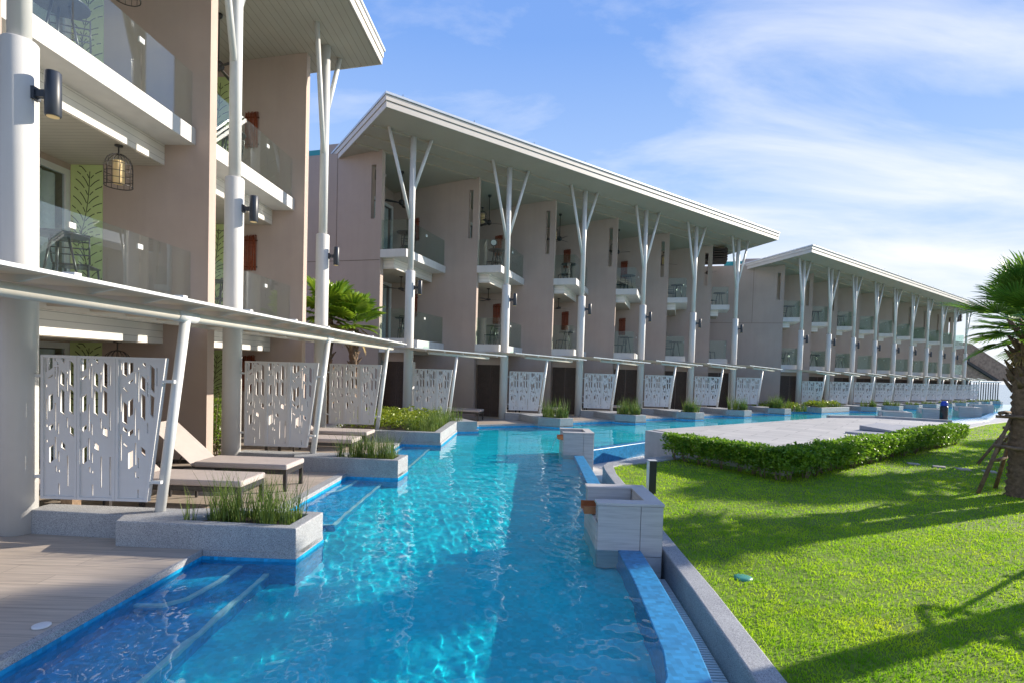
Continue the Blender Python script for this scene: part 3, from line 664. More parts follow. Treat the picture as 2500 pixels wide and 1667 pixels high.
# ------------------------------------------------------------------ buildings
def glass_panel(mb, p, q, z0, z1, th=.006):
    a = Vector(p); b_ = Vector(q); n = (b_ - a).normalized(); s = Vector((-n.y, n.x)) * th
    mb.prism([tuple(a + s), tuple(a - s), tuple(b_ - s), tuple(b_ + s)], z0, z1)
def building(bi):
    b = B[bi]; nb = b['n']; first = bi == 0; F0 = Fr(b['C0'], b['ang'])
    lab = {0: 'three storey taupe hotel block with boarded eaves, nearest on the left', 1: 'middle three storey taupe hotel block with stepped balconies and a long sloping roof', 2: 'far three storey taupe hotel block whose white columns dwindle into the distance'}[bi]
    t = thing('hotel_building', (b['C0'][0], b['C0'][1], 0), lab, 'building', 'hotel blocks beside the pool')
    thf = .2
    # party walls with slot windows
    for k in range(nb):
        E = edge(b, k); F = Fr(E, b['ang']); Ln = 5.0 if first else 4.2
        if k == 0 and not first: Ln = 9.0
        zt = (lambda u: soff(b, *F((u, 0, 0))[:2]) + .02)
        if k == 0 and not first: top = zt(0) - .02; zt = lambda u: top
        mb = MB()
        if first: mb.upright([(-Ln, 0), (0, 0), (0, zt(0)), (-Ln, zt(-Ln))], 0, thf, F)
        else:
            a0, a1 = -.37, -.21; z0, z1 = b['fl'][1] + .98, zt(0) - .46
            mb.upright([(-Ln, 0), (a0, 0), (a0, zt(a0)), (-Ln, zt(-Ln))], 0, thf, F)
            mb.upright([(a1, 0), (0, 0), (0, zt(0)), (a1, zt(a1))], 0, thf, F)
            mb.box(a0, a1, 0, thf, 0, z0, F); mb.upright([(a0, z1), (a1, z1), (a1, zt(a1)), (a0, zt(a0))], 0, thf, F)
        mb.build('end_wall' if k == 0 and not first else 'party_wall', M['taupe'], t)
        if k == 0 and not first:     # dark joints of the render on the end wall
            j = MB(); zj = b['fl'][1] - .33; j.box(-8.9, -.02, -.0035, -.0005, zj, zj + .022, F).box(-1.62, -1.60, -.0035, -.0005, zj + .022, zt(0) - .02, F)
            j.build('wall_joint', paint('joint_taupe', (.19, .15, .125), .9), t)
            MB().box(-2.2, -.75, .25, 1.6, zt(0) - .3, zt(0) + .42, F).build('roof_upstand', M['taupe'], t)
            MB().box(-3.2, -1.0, .3, .34, zt(0) - .4, zt(0) + .3, F).build('membrane', M['teal'], t)
    # bays
    uo, ub = (-.24, -2.4) if first else (.92, -1.25)       # outer slab edge and back wall, measured from wall edge k
    bays = [(0, 1), (1, 2)] if first else [(k, k + 1) for k in range(nb)]
    Lv = 3.85 if first else b['L'] * math.cos(math.atan2(b['st'][0], b['st'][1]) - b['ang'])
    for k, k1 in bays:
        E = edge(b, k); F = Fr(E, b['ang']); last = (not first) and k == nb - 1
        v0 = .2 if first else -.02; v1 = Lv - .003 if not last else Lv * .55
        for fi, zf in enumerate(b['fl']):
            zb = zf - b['th']
            mb = MB(); mb.box(ub - 2.0, uo, v0, v1, zb, zf, F) if first else mb.prism([(ub - 1.5, .205), (-.002, .205), (.003, v0), (uo, v0), (uo, v1), (ub - 1.5, v1)], zb, zf, F)
            mb.build('balcony_slab', M['slab'], t, bevel=.006)
            # dropped ceiling with boarded front under the slab
            bz = b['bb'][fi]
            if first or fi == 1:
                mb = MB().box(ub - 1.9, uo - .53, .21, v1 - .004, bz + .012, zb - .002, F); mb.build('ceiling_beam', M['beam'], t)
                MB().box(ub - 1.88, uo - .55, .23, v1 - .02, bz, bz + .011, F).build('ceiling', M['ceil1'] if first else M['soffit2'], t)
            else:
                c = colpos(b, k); q = Fr(E, b['ang'])
                cu = (c[0] - E[0]) * F.u[0] + (c[1] - E[1]) * F.u[1]; cv = (c[0] - E[0]) * F.v[0] + (c[1] - E[1]) * F.v[1]
                MB().prism([(.004, .02), (cu, cv - .12), (cu, cv + .1), (.004, .22)], bz, zb - .003, F).build('edge_beam', M['slab'], t)
                MB().box(ub - 1.4, uo - .55, .24, v1 - .02, bz, zb - .004, F).build('ceiling', M['soffit2'], t)
            # glass railing
            rl = MB(); x = uo - .07; zg0, zg1 = zf + .02, zf + .93
            n = 3 if first else 2
            va = v0 + .03 if first else v0 + .06
            for i in range(n):
                s0 = va + (v1 - va) * i / n + .008; s1 = va + (v1 - va) * (i + 1) / n - .008
                glass_panel(rl, F((x, s0, 0))[:2], F((x, s1, 0))[:2], zg0, zg1)
            if not first: glass_panel(rl, F((.03, va, 0))[:2], F((x - .012, va, 0))[:2], zg0, zg1)
            ob = rl.build('glass_railing', M['glass'] if first else M['glass2'], t)
            cl = MB()
            for i in range(1, n):
                s = va + (v1 - va) * i / n; cl.box(x - .012, x + .012, s - .05, s + .05, zf + .72, zf + .79, F)
            cl.build('clamp', M['white'], ob)
            if last: continue
        # back wall and sliding doors per floor
        ve = v1 + (.004 if not first else 0)
        levels = [(0, b['bb'][0])] + [(b['fl'][0], b['bb'][1])] + [(b['fl'][1], None)]
        for z0, z1 in levels:
            zt = z1 if z1 else soff(b, *F((ub, 1.5, 0))[:2]) - .05
            f0 = .22; hd = min(2.15, zt - z0 - .12)
            fr = MB(); w2 = .07
            fr.box(ub - .06, ub, f0, ve, z0 + hd, z0 + hd + .1, F).box(ub - .06, ub, ve - .1, ve, z0, z0 + hd, F).box(ub - .06, ub, f0, f0 + .1, z0, z0 + hd, F)
            fr.box(ub - .05, ub - .005, (f0 + ve) / 2 - .04, (f0 + ve) / 2 + .04, z0, z0 + hd, F)
            dr = fr.build('sliding_door', M['white'], t)
            pn = MB(); pn.box(ub - .035, ub - .025, f0 + .1, (f0 + ve) / 2 - .04, z0 + .02, z0 + hd, F).box(ub - .035, ub - .025, (f0 + ve) / 2 + .04, ve - .1, z0 + .02, z0 + hd, F)
            pn.build('pane', M['pane'], dr)
            cu = MB(); nn = 46; vs = []
            for i in range(nn):
                v = f0 + .15 + (ve - f0 - .3) * i / (nn - 1); xx = ub - .12 + .03 * math.sin(i * 1.9) + .012 * math.sin(i * .7)
                vs += [(xx, v, z0 + .05), (xx, v, z0 + hd - .02)]
            hf = nn // 2 - 4
            cu.add(vs, [(2 * i, 2 * i + 2, 2 * i + 3, 2 * i + 1) for i in range(nn - 1) if i < hf or i > nn - hf - 2], True, F); cu.build('curtain', M['curtain'], dr)
            MB().box(ub - .1, ub - .001, f0, ve, z0 + hd + .102, zt, F).build('wall', M['taupe'], t)
            MB().box(ub - 1.5, ub - 1.45, f0, ve, z0, zt, F).build('room_wall', M['room'], t)
        if first:    # lime panels with frond motif on the far party wall, one per floor
            E1 = edge(b, k1); F1 = Fr(E1, b['ang'])
            for z0, z1 in ((0, b['bb'][0]), (b['fl'][0], b['bb'][1]), (b['fl'][1], 8.4)):
                u0, u1 = -2.385, -1.83
                st = MB().box(u0, u1, -.012, -.001, z0 + .01, z1 - .005, F1)
                def stroke(pts, w_=.012):
                    for i in range(len(pts) - 1):
                        a = Vector(pts[i]); c = Vector(pts[i + 1]); n = (c - a).normalized(); s = Vector((-n.y, n.x)) * w_ * .5
                        st.add([(a.x - s.x, -.015, a.y - s.y), (c.x - s.x, -.015, c.y - s.y), (c.x + s.x, -.015, c.y + s.y), (a.x + s.x, -.015, a.y + s.y)], [(0, 1, 2, 3)], T=F1)
                def frond(x0, za, x1, zb_, flip):
                    ax = lambda s: (x0 + (x1 - x0) * s + flip * .05 * math.sin(s * 3.1), za + (zb_ - za) * s)
                    stroke([ax(i / 14) for i in range(15)], .014)
                    for i in range(8):
                        s = .08 + .115 * i; px, pz = ax(s); s = min(s, .98)
                        for sd in (-1, 1):
                            ln = .15 + .20 * math.sin(.35 + 2.3 * s); a0, a1 = (.30, .95) if sd < 0 else (.62, 1.45)
                            pts = [(px, pz)]
                            for m_ in range(9):
                                a_ = a0 + (a1 - a0) * m_ / 8; pts.append((pts[-1][0] + sd * math.sin(a_) * ln / 8, pts[-1][1] + math.cos(a_) * ln / 8))
                            for q0, q1 in ((1, 3), (4, 9)) if i % 2 else ((1, 6), (7, 9)):
                                sg_ = [(min(max(x, u0 + .01), u1 - .01), min(z, z1 - .03)) for x, z in pts[q0:q1 + 1]]
                                if abs(sg_[0][0] - sg_[-1][0]) > .015: stroke(sg_, .015)
                H = z1 - z0; frond(-2.25, z0 + H * .42, -2.05, z0 + H * .95, 1); frond(-1.9, z0 + .05, -2.2, z0 + H * .55, -1)
                p = st.build('lime_panel', M['green'], t); p.data.materials.append(M['motif'])
                for pl in list(p.data.polygons)[6:]: pl.material_index = 1
        else:        # brown louvred shutter doors on the ground floor
            hd = b['bb'][0] - .28 if bi == 1 else b['bb'][0] - .2; wd = 1.02
            dmb = MB()
            for i in range(2):
                a0 = .03 + i * wd * .5; a1 = a0 + wd * .5 - .012
                dmb.box(a0, a0 + .05, .30, .34, .02, hd, F).box(a1 - .05, a1, .30, .34, .02, hd, F).box(a0 + .05, a1 - .05, .30, .34, .02, .12, F).box(a0 + .05, a1 - .05, .30, .34, hd - .07, hd, F)
                z = .14
                while z < hd - .09:
                    dmb.upright([(a0 + .05, z), (a1 - .05, z), (a1 - .05, z + .028), (a0 + .05, z + .028)], .302, .334, F); z += .042
                dmb.box(a0 + .05, a1 - .05, .335, .338, .12, hd - .07, F)
            dmb.build('shutter_door', M['shutter'], t)
            MB().box(.004, wd + .05, .22, .345, hd + .006, b['bb'][0] - .002, F).build('lintel', M['taupe'], t)
            MB().box(wd + .03, wd + .09, .22, .40, .0, hd + .004, F).build('door_jamb', M['white'], t)
    # columns: fat sleeve, thin pole, two raking braces
    for k in range(nb):
        c = colpos(b, k); sl = MB().lathe([(b['rc'], 0), (b['rc'], b['hc'] - .015), (b['rc'] - .012, b['hc'])], (c[0], c[1], .001), 28).build('column', M['slab'], t)
        MB().lathe([(b['rc'] * .64, 0), (b['rc'] * .64, b['ht'] + .01 - b['hc'])], (c[0], c[1], b['hc'] - .005), 24).build('pole', M['white'], sl)
        rk = b['rc'] * .36
        for s, zj in ((-.235, -2.45), (.15, -1.55)) if k % 2 == 0 or bi < 1 else ((-.22, -2.45), (.2, -2.3)):
            L_ = b['L'] if not first else 3.7
            p1 = (c[0] + b['d'][0] * L_ * s + b['nn'][0] * .12, c[1] + b['d'][1] * L_ * s + b['nn'][1] * .12)
            sg = 1 if s > 0 else -1
            p0 = (c[0] + b['d'][0] * sg * .06, c[1] + b['d'][1] * sg * .06)
            MB().tube([(p0[0], p0[1], b['ht'] + zj), (p1[0], p1[1], soff(b, *p1) + .02)], rk, 14).build('brace', M['white'], sl)
    # roof
    ta = -1.40 if not first else -9.0; tb = b['L'] * 5.53 if bi == 1 else (b['L'] * 2 + .98 if first else b['L'] * 9.45); e1, e0 = b['e'], -7.0
    def q(t_, e): return (b['C0'][0] + b['d'][0] * t_ + b['nn'][0] * e, b['C0'][1] + b['d'][1] * t_ + b['nn'][1] * e)
    zs = lambda dz: (lambda x, y: soff(b, x, y) + dz)
    quad = lambda a0, a1, x0, x1: [q(a0, x0), q(a1, x0), q(a1, x1), q(a0, x1)]
    MB().prism(quad(ta + .02, tb - .02, e0, e1 - .02), zs(0), zs(.022)).build('soffit', M['soffit1'] if first else M['soffit2'], t)
    rf = MB().prism(quad(ta + .04, tb - .04, e0, e1 - .04), zs(.025), zs(.30)).build('roof', M['fascia'], t)
    if not first:
        rb = MB()
        for e in (-.03, -.62, -1.25):
            rb.prism(quad(ta + .1, tb - .1, e - .05, e + .05), zs(-.045), zs(-.002))
        rb.build('soffit_rib', M['soffit2'], t)
    fa = MB()
    for z0, z1, pr in ((-.01, .145, .0), (.165, .30, .025)):
        fa.prism(quad(ta - pr, tb + pr, e1 - .02, e1 + pr), zs(z0), zs(z1))
        fa.prism(quad(ta - pr, ta + .019, e0, e1 - .021), zs(z0), zs(z1)); fa.prism(quad(tb - .019, tb + pr, e0, e1 - .021), zs(z0), zs(z1))
    fa.build('fascia', M['fascia'], rf)
    MB().prism(quad(ta - .05, tb + .05, e0, e1 + .06), zs(.315), zs(.375)).build('gutter_flashing', M['flash'], rf)
    if not first:   # wire and small posts along the eave edge
        ww = MB(); tt = ta + .5; pr = None
        while tt < tb:
            p = q(tt, e1 - .02); z = soff(b, *p) + .37; ww.tube([(p[0], p[1], z), (p[0], p[1], z + .11)], .008, 6)
            if pr: ww.tube([(*pr[:2], pr[2] + .05), (p[0], p[1], z + .05)], .005, 5)
            pr = (p[0], p[1], z); tt += 2.4
        ww.build('cable_stay', M['dark'], rf)
        # dark louvred awning at the far end
        pe = edge(b, nb - 1); Fa = Fr(pe, b['ang']); zt = soff(b, *pe); aw = MB()
        for i in range(5): aw.box(-1.2, .75, .25 + .0 * i, 1.6, zt - .75 + i * .13, zt - .68 + i * .13, Fa)
        aw.box(-1.1, -1.0, .3, .36, zt - .76, zt - .1, Fa).box(.6, .7, .3, .36, zt - .76, zt - .1, Fa)
        aw.build('louvre_awning', M['shutter'], t)
    return t
for i in range(3): building(i)

# ------------------------------------------------------------------ wall lamps on the columns
def lamp_proto():
    t = thing('wall_lamp', (0, 0, 0), 'x', 'lamp', 'cylinder lamps on the white columns')
    MB().lathe([(.062, -.21), (.068, -.20), (.068, .20), (.062, .21)], (.17, 0, 0), 20).build('body', M['lampm'], t)
    MB().box(-.01, .12, -.028, .028, -.035, .035).box(-.012, .02, -.045, .045, -.06, .06).build('bracket', M['lampm'], t, bevel=.004)
    MB().lathe([(.052, -.215), (.052, -.2095)], (.17, 0, 0), 16).build('lens', M['candle'], t)
    return t
LP = None
for bi, b in enumerate(B):
    for k in range(b['n']):
        c = colpos(b, k); zl = {0: 4.25, 1: 4.13, 2: 3.87}[bi]; a = 0 if bi == 0 else -R(12)
        lab = f"dark cylinder wall lamp on the {ORD[k]} column of the {b['nm']} building" 
        loc = (c[0] + math.cos(a) * (b['rc'] + .005), c[1] + math.sin(a) * (b['rc'] + .005), zl)
        if LP is None: LP = lamp_proto(); LP.location = loc; LP['label'] = lab
        else: copy_tree(LP, loc, a, lab)

# ------------------------------------------------------------------ perforated screens
def screen_holes():
    def slot(x, a, b_, w_=9): return [(x - w_ / 2, a), (x + w_ / 2, a + 3), (x + w_ / 2, b_), (x - w_ / 2, b_ - 3)]
    A = [slot(*q) for q in ((326, 220, 312), (391, 272, 355), (410, 270, 480), (474, 345, 440), (330, 495, 640), (392, 520, 712), (476, 617, 692), (413, 655, 738), (394, 755, 910), (416, 855, 930), (480, 880, 1098), (420, 1075, 1157), (399, 955, 998))]
    A += [slot(x, y - 11, y + 11, 11) for x, y in ((328, 405), (331, 680), (332, 785), (390, 222), (408, 250), (474, 308), (419, 990))]
    pa = [[(343, 213), (372, 213), (372, 280), (343, 303)], [(342, 346), (374, 322), (374, 336), (342, 360)], [(425, 213), (455, 215), (455, 247)],
          [(489, 222), (520, 250), (520, 415), (489, 392)], [(428, 293), (456, 322), (456, 412), (428, 388)], [(428, 417), (456, 442), (456, 608), (428, 580)],
          [(489, 418), (520, 442), (520, 603), (489, 575)], [(346, 475), (375, 452), (375, 560), (346, 585)], [(348, 685), (377, 660), (377, 690), (348, 718)],
          [(492, 670), (523, 695), (523, 752), (492, 725)], [(433, 780), (463, 808), (463, 850), (433, 825)], [(350, 830), (380, 808), (380, 915), (350, 942)]]
    P1 = A + pa
    P2 = [[(x + 236, y) for x, y in h] for h in P1] + [slot(*q) for q in ((775, 250, 392), (776, 562, 705), (779, 880, 1150), (798, 220, 395), (798, 490, 555))]
    C = [slot(*q) for q in ((852, 230, 285), (952, 290, 372), (975, 290, 500), (1039, 360, 460), (852, 440, 570), (1103, 260, 385), (952, 540, 732), (977, 680, 760), (1040, 637, 712), (855, 720, 908), (957, 778, 935), (978, 880, 955), (957, 975, 1022), (977, 1098, 1160))]
    C += [slot(978, 1010, 1024, 11), slot(974, 258, 278, 11), slot(1038, 318, 338, 11)]
    C += [[(864, 228), (895, 228), (895, 332), (864, 308)], [(906, 230), (938, 230), (938, 288), (906, 315)], [(990, 312), (1022, 338), (1022, 432), (990, 402)], [(1055, 240), (1087, 268), (1087, 435), (1055, 405)],
          [(866, 390), (898, 424), (898, 438), (866, 408)], [(906, 362), (938, 338), (938, 352), (906, 378)], [(864, 492), (897, 520), (897, 660), (864, 635)], [(906, 495), (938, 470), (938, 580), (906, 605)],
          [(992, 436), (1024, 460), (1024, 628), (992, 600)], [(1055, 442), (1087, 464), (1080, 606), (1055, 580)], [(866, 664), (897, 690), (897, 718), (866, 692)], [(906, 705), (940, 680), (940, 710), (906, 740)],
          [(868, 776), (898, 802), (898, 818), (868, 792)], [(906, 850), (940, 828), (940, 940), (906, 965)], [(992, 800), (1026, 828), (1026, 875), (992, 850)], [(995, 230), (1023, 230), (1023, 265)]]
    o1 = [(300, 196), (548, 196), (548, 1180), (300, 1180)]; o2 = [(556, 196), (818, 196), (818, 1180), (556, 1180)]; o3 = [(826, 196), (1168, 196), (1046, 1180), (826, 1180)]
    return [(o1, P1), (o2, P2), (o3, C)]
SX = lambda x, y: (.216 + (x - 295) * .001412, 1.76 - (y - 190) * .001425)
def screen_proto():
    t = thing('privacy_screen', (0, 0, 0), 'x', 'screen', 'white perforated screens between the terraces')
    for o_, holes in screen_holes():
        cu = bpy.data.curves.new('panel', 'CURVE'); cu.dimensions = '2D'; cu.fill_mode = 'BOTH'; cu.extrude = .009
        for ring in [o_] + holes:
            sp = cu.splines.new('POLY'); sp.points.add(len(ring) - 1); sp.use_cyclic_u = True
            for p_, q_ in zip(sp.points, ring): X, Z = SX(*q_); p_.co = (X, Z, 0, 1)
        tmp = bpy.data.objects.new('panel_curve', cu); COL.objects.link(tmp)
        me = bpy.data.meshes.new_from_object(tmp.evaluated_get(bpy.context.evaluated_depsgraph_get()))
        bpy.data.objects.remove(tmp); bpy.data.curves.remove(cu)
        me.transform(Matrix.Rotation(R(90), 4, 'X')); me.materials.clear(); me.materials.append(M['screen']); me.name = 'panel'
        p = bpy.data.objects.new('panel', me); COL.objects.link(p); p.parent = t; ORG[p.name] = (0, 0, 0)
        fr = MB(); pts = [SX(*q_) for q_ in o_]; n = len(pts); cx = sum(a for a, _ in pts) / n; cz = sum(c for _, c in pts) / n
        ins = [(a + (.022 if a < cx else -.022), c + (.022 if c < cz else -.022)) for a, c in pts]
        outp = [(a + (-.004 if a < cx else .004), c + (-.004 if c < cz else .004)) for a, c in pts]
        for i in range(n): fr.upright([outp[i], outp[(i + 1) % n], ins[(i + 1) % n], ins[i]], -.026, .026)
        fr.build('frame', M['screen'], p)
    for z in (1.55, .56):
        MB().box(.12, .219, -.018, .018, z - .015, z + .015).build('bracket', M['white'], t)
        xe = 1.445 - (1.76 - z) * .123
        MB().box(xe - .02, xe + .11, -.018, .018, z - .035, z - .005).build('bracket', M['white'], t)
    return t
SP = None
for bi, b in enumerate(B):
    for k in range(b['n']):
        c = colpos(b, k); sc = {0: 1.0, 1: .955, 2: .90}[bi]; rz = {0: -R(1.0), 1: -R(6), 2: -R(8)}[bi]
        lab = f"white perforated three panel screen beside the {ORD[k]} column of the {b['nm']} building"
        loc = (c[0], c[1] + .015, 0)
        if SP is None: SP = screen_proto(); SP.location = loc; SP.rotation_euler = (0, 0, rz); SP['label'] = lab
        else: copy_tree(SP, loc, rz, lab, sc=sc)

# ------------------------------------------------------------------ canopies with slanted posts
def post_mb(p0, p1, r):
    return MB().tube([p0, p1], r, 14)
def canopy_near():
    b = B[0]; t = thing('terrace_canopy', (-3.9, 7, 0), 'long flat canopy on three slanted white posts beside the near building', 'canopy', 'flat canopies over the terraces')
    F = Fr((-2.97, 5.49), R(2.0)); ya, yb = -3.3, 8.45
    sh = MB(); zf = lambda x: 2.275 - .03 * x
    y = ya; i = 0
    while y < yb - .01:
        y2 = min(y + 1.2, yb)
        sh.upright([(-2.3, zf(-2.3)), (.0, zf(0)), (.0, zf(0) + .02), (-2.3, zf(-2.3) + .02)], y + .004, y2 - .004, F); y = y2; i += 1
    sh.build('roof_sheet', M['sheet'], t)
    MB().box(-.004, .018, ya, yb, zf(0) - .002, zf(0) + .024, F).build('edge_trim', M['white'], t)
    pu = MB(); y = ya + .3
    while y < yb: pu.upright([(-2.25, zf(-2.25) - .055), (-.25, zf(0) - .05), (-.04, zf(0) - .006), (-2.25, zf(-2.25) - .006)], y - .012, y + .012, F); y += .6
    pu.build('purlin', M['fascia'], t)
    y = ya + .5
    while y < yb: MB().box(-.10, -.01, y - .03, y + .03, zf(0) + .021, zf(0) + .05, F).build('clip', M['white'], t); y += 1.2
    pp = MB(); pp.tube([F((-.27, ya, 2.165)), F((-.27, yb - .35, 2.165))], .05, 16); pp.build('pipe_beam', M['canopy'], t)
    MB().box(-2.28, -2.2, ya, yb, zf(-2.3) - .09, zf(-2.3) - .004, F).build('back_beam', M['fascia'], t)
    for k in range(3):
        c = colpos(b, k); p0 = (c[0] + 1.35, c[1] + .06, .232); top = F((-.27, 0 + 3.84 * k + .01, 2.165))
        post_mb(p0, (top[0], top[1], 2.13), .048).build('post', M['white'], t)
        MB().tube([F((-.27, 3.84 * k - .14, 2.165)), F((-.27, 3.84 * k + .16, 2.165))], .058, 16).build('sleeve', M['white'], t)
canopy_near()
def canopy_proto(b):
    t = thing('terrace_canopy', (0, 0, 0), 'x', 'canopy', 'flat canopies over the terraces')
    s = b['L'] / 3.70
    o0, o1 = (.41 * s, -1.06 * s), (2.95 * s, .95 * s); z0, z1 = 2.26 * s, 2.15 * s; nb_ = (-b['nn'][0], -b['nn'][1])
    zf = lambda x, y: z0 + (z1 - z0) * (x - o0[0]) / (o1[0] - o0[0])
    w_ = 1.75 * s
    quad = [o0, o1, off(o1, (nb_[0] * w_, nb_[1] * w_)), off(o0, (nb_[0] * w_, nb_[1] * w_))]
    MB().prism(quad, zf, lambda x, y: zf(x, y) + .02).build('roof_sheet', M['sheet'], t)
    dd = b['d']; e = [off(o0, (-dd[0] * .05, -dd[1] * .05)), off(o1, (dd[0] * .05, dd[1] * .05))]
    MB().prism([off(e[0], (b['nn'][0] * .018, b['nn'][1] * .018)), off(e[1], (b['nn'][0] * .018, b['nn'][1] * .018)), off(e[1], (-b['nn'][0] * .004, -b['nn'][1] * .004)), off(e[0], (-b['nn'][0] * .004, -b['nn'][1] * .004))], lambda x, y: zf(x, y) - .004, lambda x, y: zf(x, y) + .03).build('edge_trim', M['white'], t)
    pu = MB()
    for i in range(5):
        f = (i + .5) / 5; p = (o0[0] + (o1[0] - o0[0]) * f, o0[1] + (o1[1] - o0[1]) * f); q = off(p, (nb_[0] * w_, nb_[1] * w_)); a = Vector(p); c = Vector(q); n = (c - a).normalized(); sd = Vector((-n.y, n.x)) * .012
        pu.prism([tuple(a + sd), tuple(a - sd), tuple(c - sd), tuple(c + sd)], lambda x, y: zf(x, y) - .05, lambda x, y: zf(x, y) - .003)
    pu.build('purlin', M['fascia'], t)
    p0 = (1.29 * s, -.02, .232); p1 = (1.49 * s, -.04, zf(1.49 * s, 0) - .10)
    post_mb(p0, p1, .045).build('post', M['white'], t)
    for f in (.5,):
        a = off((p1[0], p1[1]), (-dd[0] * 1.0, -dd[1] * 1.0)); c = off((p1[0], p1[1]), (dd[0] * 1.2, dd[1] * 1.2))
        MB().tube([(a[0], a[1], zf(*a) - .09), (c[0], c[1], zf(*c) - .09)], .045, 12).build('pipe_beam', M['canopy'], t)
    return t
for bi in (1, 2):
    b = B[bi]; pr = None
    for k in range(b['n']):
        c = colpos(b, k); lab = f"thin flat canopy on a slanted white post at the {ORD[k]} terrace of the {b['nm']} building"
        if pr is None: pr = canopy_proto(b); pr.location = (c[0], c[1], 0); pr['label'] = lab
        else: copy_tree(pr, (c[0], c[1], 0), None, lab)

# ------------------------------------------------------------------ granite planters and reeds
def planter(b, k, pts, pit, label, loc=None, reed_n=0, reed_h=.4):
    c = pts[0]; t = thing('granite_planter', (c[0], c[1], 0), label, 'planter', 'granite planters at the water edge')
    zt = .235
    # body with a sunk soil pit: ring of walls round the pit
    cx = sum(p[0] for p in pit) / 4; cy = sum(p[1] for p in pit) / 4
    mb = MB(); mb.prism(pts, -.052, zt); body = mb.build('wall', M['granite'], t)
    cut = MB().prism(pit, .13, .6).build('cutter', M['granite'])
    md = body.modifiers.new('pit', 'BOOLEAN'); md.object = cut; md.operation = 'DIFFERENCE'; md.solver = 'EXACT'
    me = bpy.data.meshes.new_from_object(body.evaluated_get(bpy.context.evaluated_depsgraph_get())); body.modifiers.clear(); body.data = me
    bpy.data.objects.remove(cut)
    bv = body.modifiers.new('bevel', 'BEVEL'); bv.width = .012; bv.segments = 2; bv.limit_method = 'ANGLE'
    pin = [(p[0] + (cx - p[0]) * .01, p[1] + (cy - p[1]) * .01) for p in pit]
    MB().prism(pin, .128, .185).build('soil', M['soil'], t)
    wl = MB().prism(pts, -1.5, -.056); o = wl.build('tiled_base', M['tilew'], t); o.cycles.is_caustics_receiver = True
    return t
def quad_points(q, n, r_):
    a, b_, c, d = [np.array(p) for p in q]; u, v = r_.uniform(0, 1, (2, n))
    return (a * ((1 - u) * (1 - v))[:, None] + b_ * (u * (1 - v))[:, None] + c * (u * v)[:, None] + d * ((1 - u) * v)[:, None])
def reeds(q, n, h, label, clump=14, wdt=.006, z=.18, lean=.28):
    r_ = np.random.default_rng(int(abs(q[0][0]) * 1000) + n)
    cen = quad_points(q, clump, r_); idx = r_.integers(0, clump, n); P2 = cen[idx] + r_.normal(0, .035, (n, 2))
    P = np.column_stack([P2, np.full(n, z)]); P = P[in_poly(P, q)]
    hh = h * (0.55 + .9 * r_.uniform(0, 1, clump))[idx][:len(P)]
    c = np.mean(np.array(q), 0); t = thing('reed_clump', (c[0], c[1], z), label, 'reeds', 'reeds growing in the planters')
    V, Q, T3 = blades(P, hh, wdt, lean, .35)
    arr_mesh('foliage', V, np.concatenate([Q[:, [0, 1, 2]], Q[:, [0, 2, 3]], T3]), M['reed'], t)
for bi, b in enumerate(B):
    for k in range(b['n']):
        if bi == 0 and k == 2 or bi == 1 and k == 0 or bi == 2 and k == 0: continue
        p = planter_pts(b, k); nm = b['nm']
        if bi == 0:
            F = Fr(colpos(b, k), R(4.5)); pit = [F((1.72, -.07, 0))[:2], F((2.78, -.055, 0))[:2], F((2.78, .34, 0))[:2], F((2.0, .35, 0))[:2]]
            n, h, wd = (900, .37, .0058) if k == 0 else (700, .37, .0065)
        else:
            c = colpos(b, k); pit = [off(c, q) for q in ((1.24, -1.40), (1.83, -1.66), (2.16, -1.46), (1.62, -.62))]
            n, h, wd = (520, .52, .012) if bi == 1 else (200, .36 if k < 3 else .2, .022)
        planter(b, k, p, pit, f"grey granite planter and low wall at the {ORD[k]} column of the {nm} building")
        reeds(pit, n, h, f"slender green reeds in the planter at the {ORD[k]} column of the {nm} building", wdt=wd, clump=26 if bi == 0 else 16)
# the long bed between near and middle building, and the bed in front of the far building
c2 = colpos(B[0], 2)
bed = [(-4.42, 13.06), (-3.35, 13.06), (-3.28, 12.84), (-2.5, 12.82), (-1.62, 12.80), (-1.52, 15.6), (-.96, 15.8), (-1.5, 16.7), (-2.9, 17.2), (-4.5, 16.9)]
planter(B[0], 2, bed, [(-4.25, 13.25), (-1.78, 13.0), (-1.72, 16.0), (-4.2, 16.6)], 'big grey granite bed of shrubs between the near and the middle building')
reeds([(-2.5, 12.98), (-1.80, 12.98), (-1.70, 15.5), (-2.3, 15.5)], 1500, .38, 'dense green reeds along the water side of the big shrub bed', clump=150, wdt=.008)
reeds([(-1.9, 15.0), (-1.3, 15.9), (-1.7, 16.4), (-2.3, 15.6)], 240, .40, 'tuft of reeds at the far corner of the big shrub bed', clump=30, wdt=.010)
planter(B[2], 0, BED, [(BED[0][0] + .12, BED[0][1]), (BED[1][0] + .02, BED[1][1] + .18), (BED[2][0] - .2, BED[2][1]), (BED[3][0], BED[3][1] - .1)], 'long grey granite bed in front of the first column of the far building')
reeds([(BED[1][0] - .1, BED[1][1] + .3), (BED[1][0] + .1, BED[1][1] + .25), (BED[2][0] - .25, BED[2][1] + .02), (BED[2][0] - .5, BED[2][1] + .1)], 260, .26, 'low grass along the front of the bed before the far building', clump=60, wdt=.02)
def mass(name, poly_q, z0, z1, n, size, mat, label, cat):
    r_ = np.random.default_rng(n); P2 = quad_points(poly_q, n, r_); z = z0 + (z1 - z0) * r_.uniform(0, 1, n) ** .45 * (.72 + .28 * np.sin(P2[:, 0] * 7) * np.sin(P2[:, 1] * 6.1))
    V, F = leaves(np.column_stack([P2, z]), size, .5, 1.9); o = arr_mesh(name, V, F, mat); tag(o, label, cat, kind='stuff')
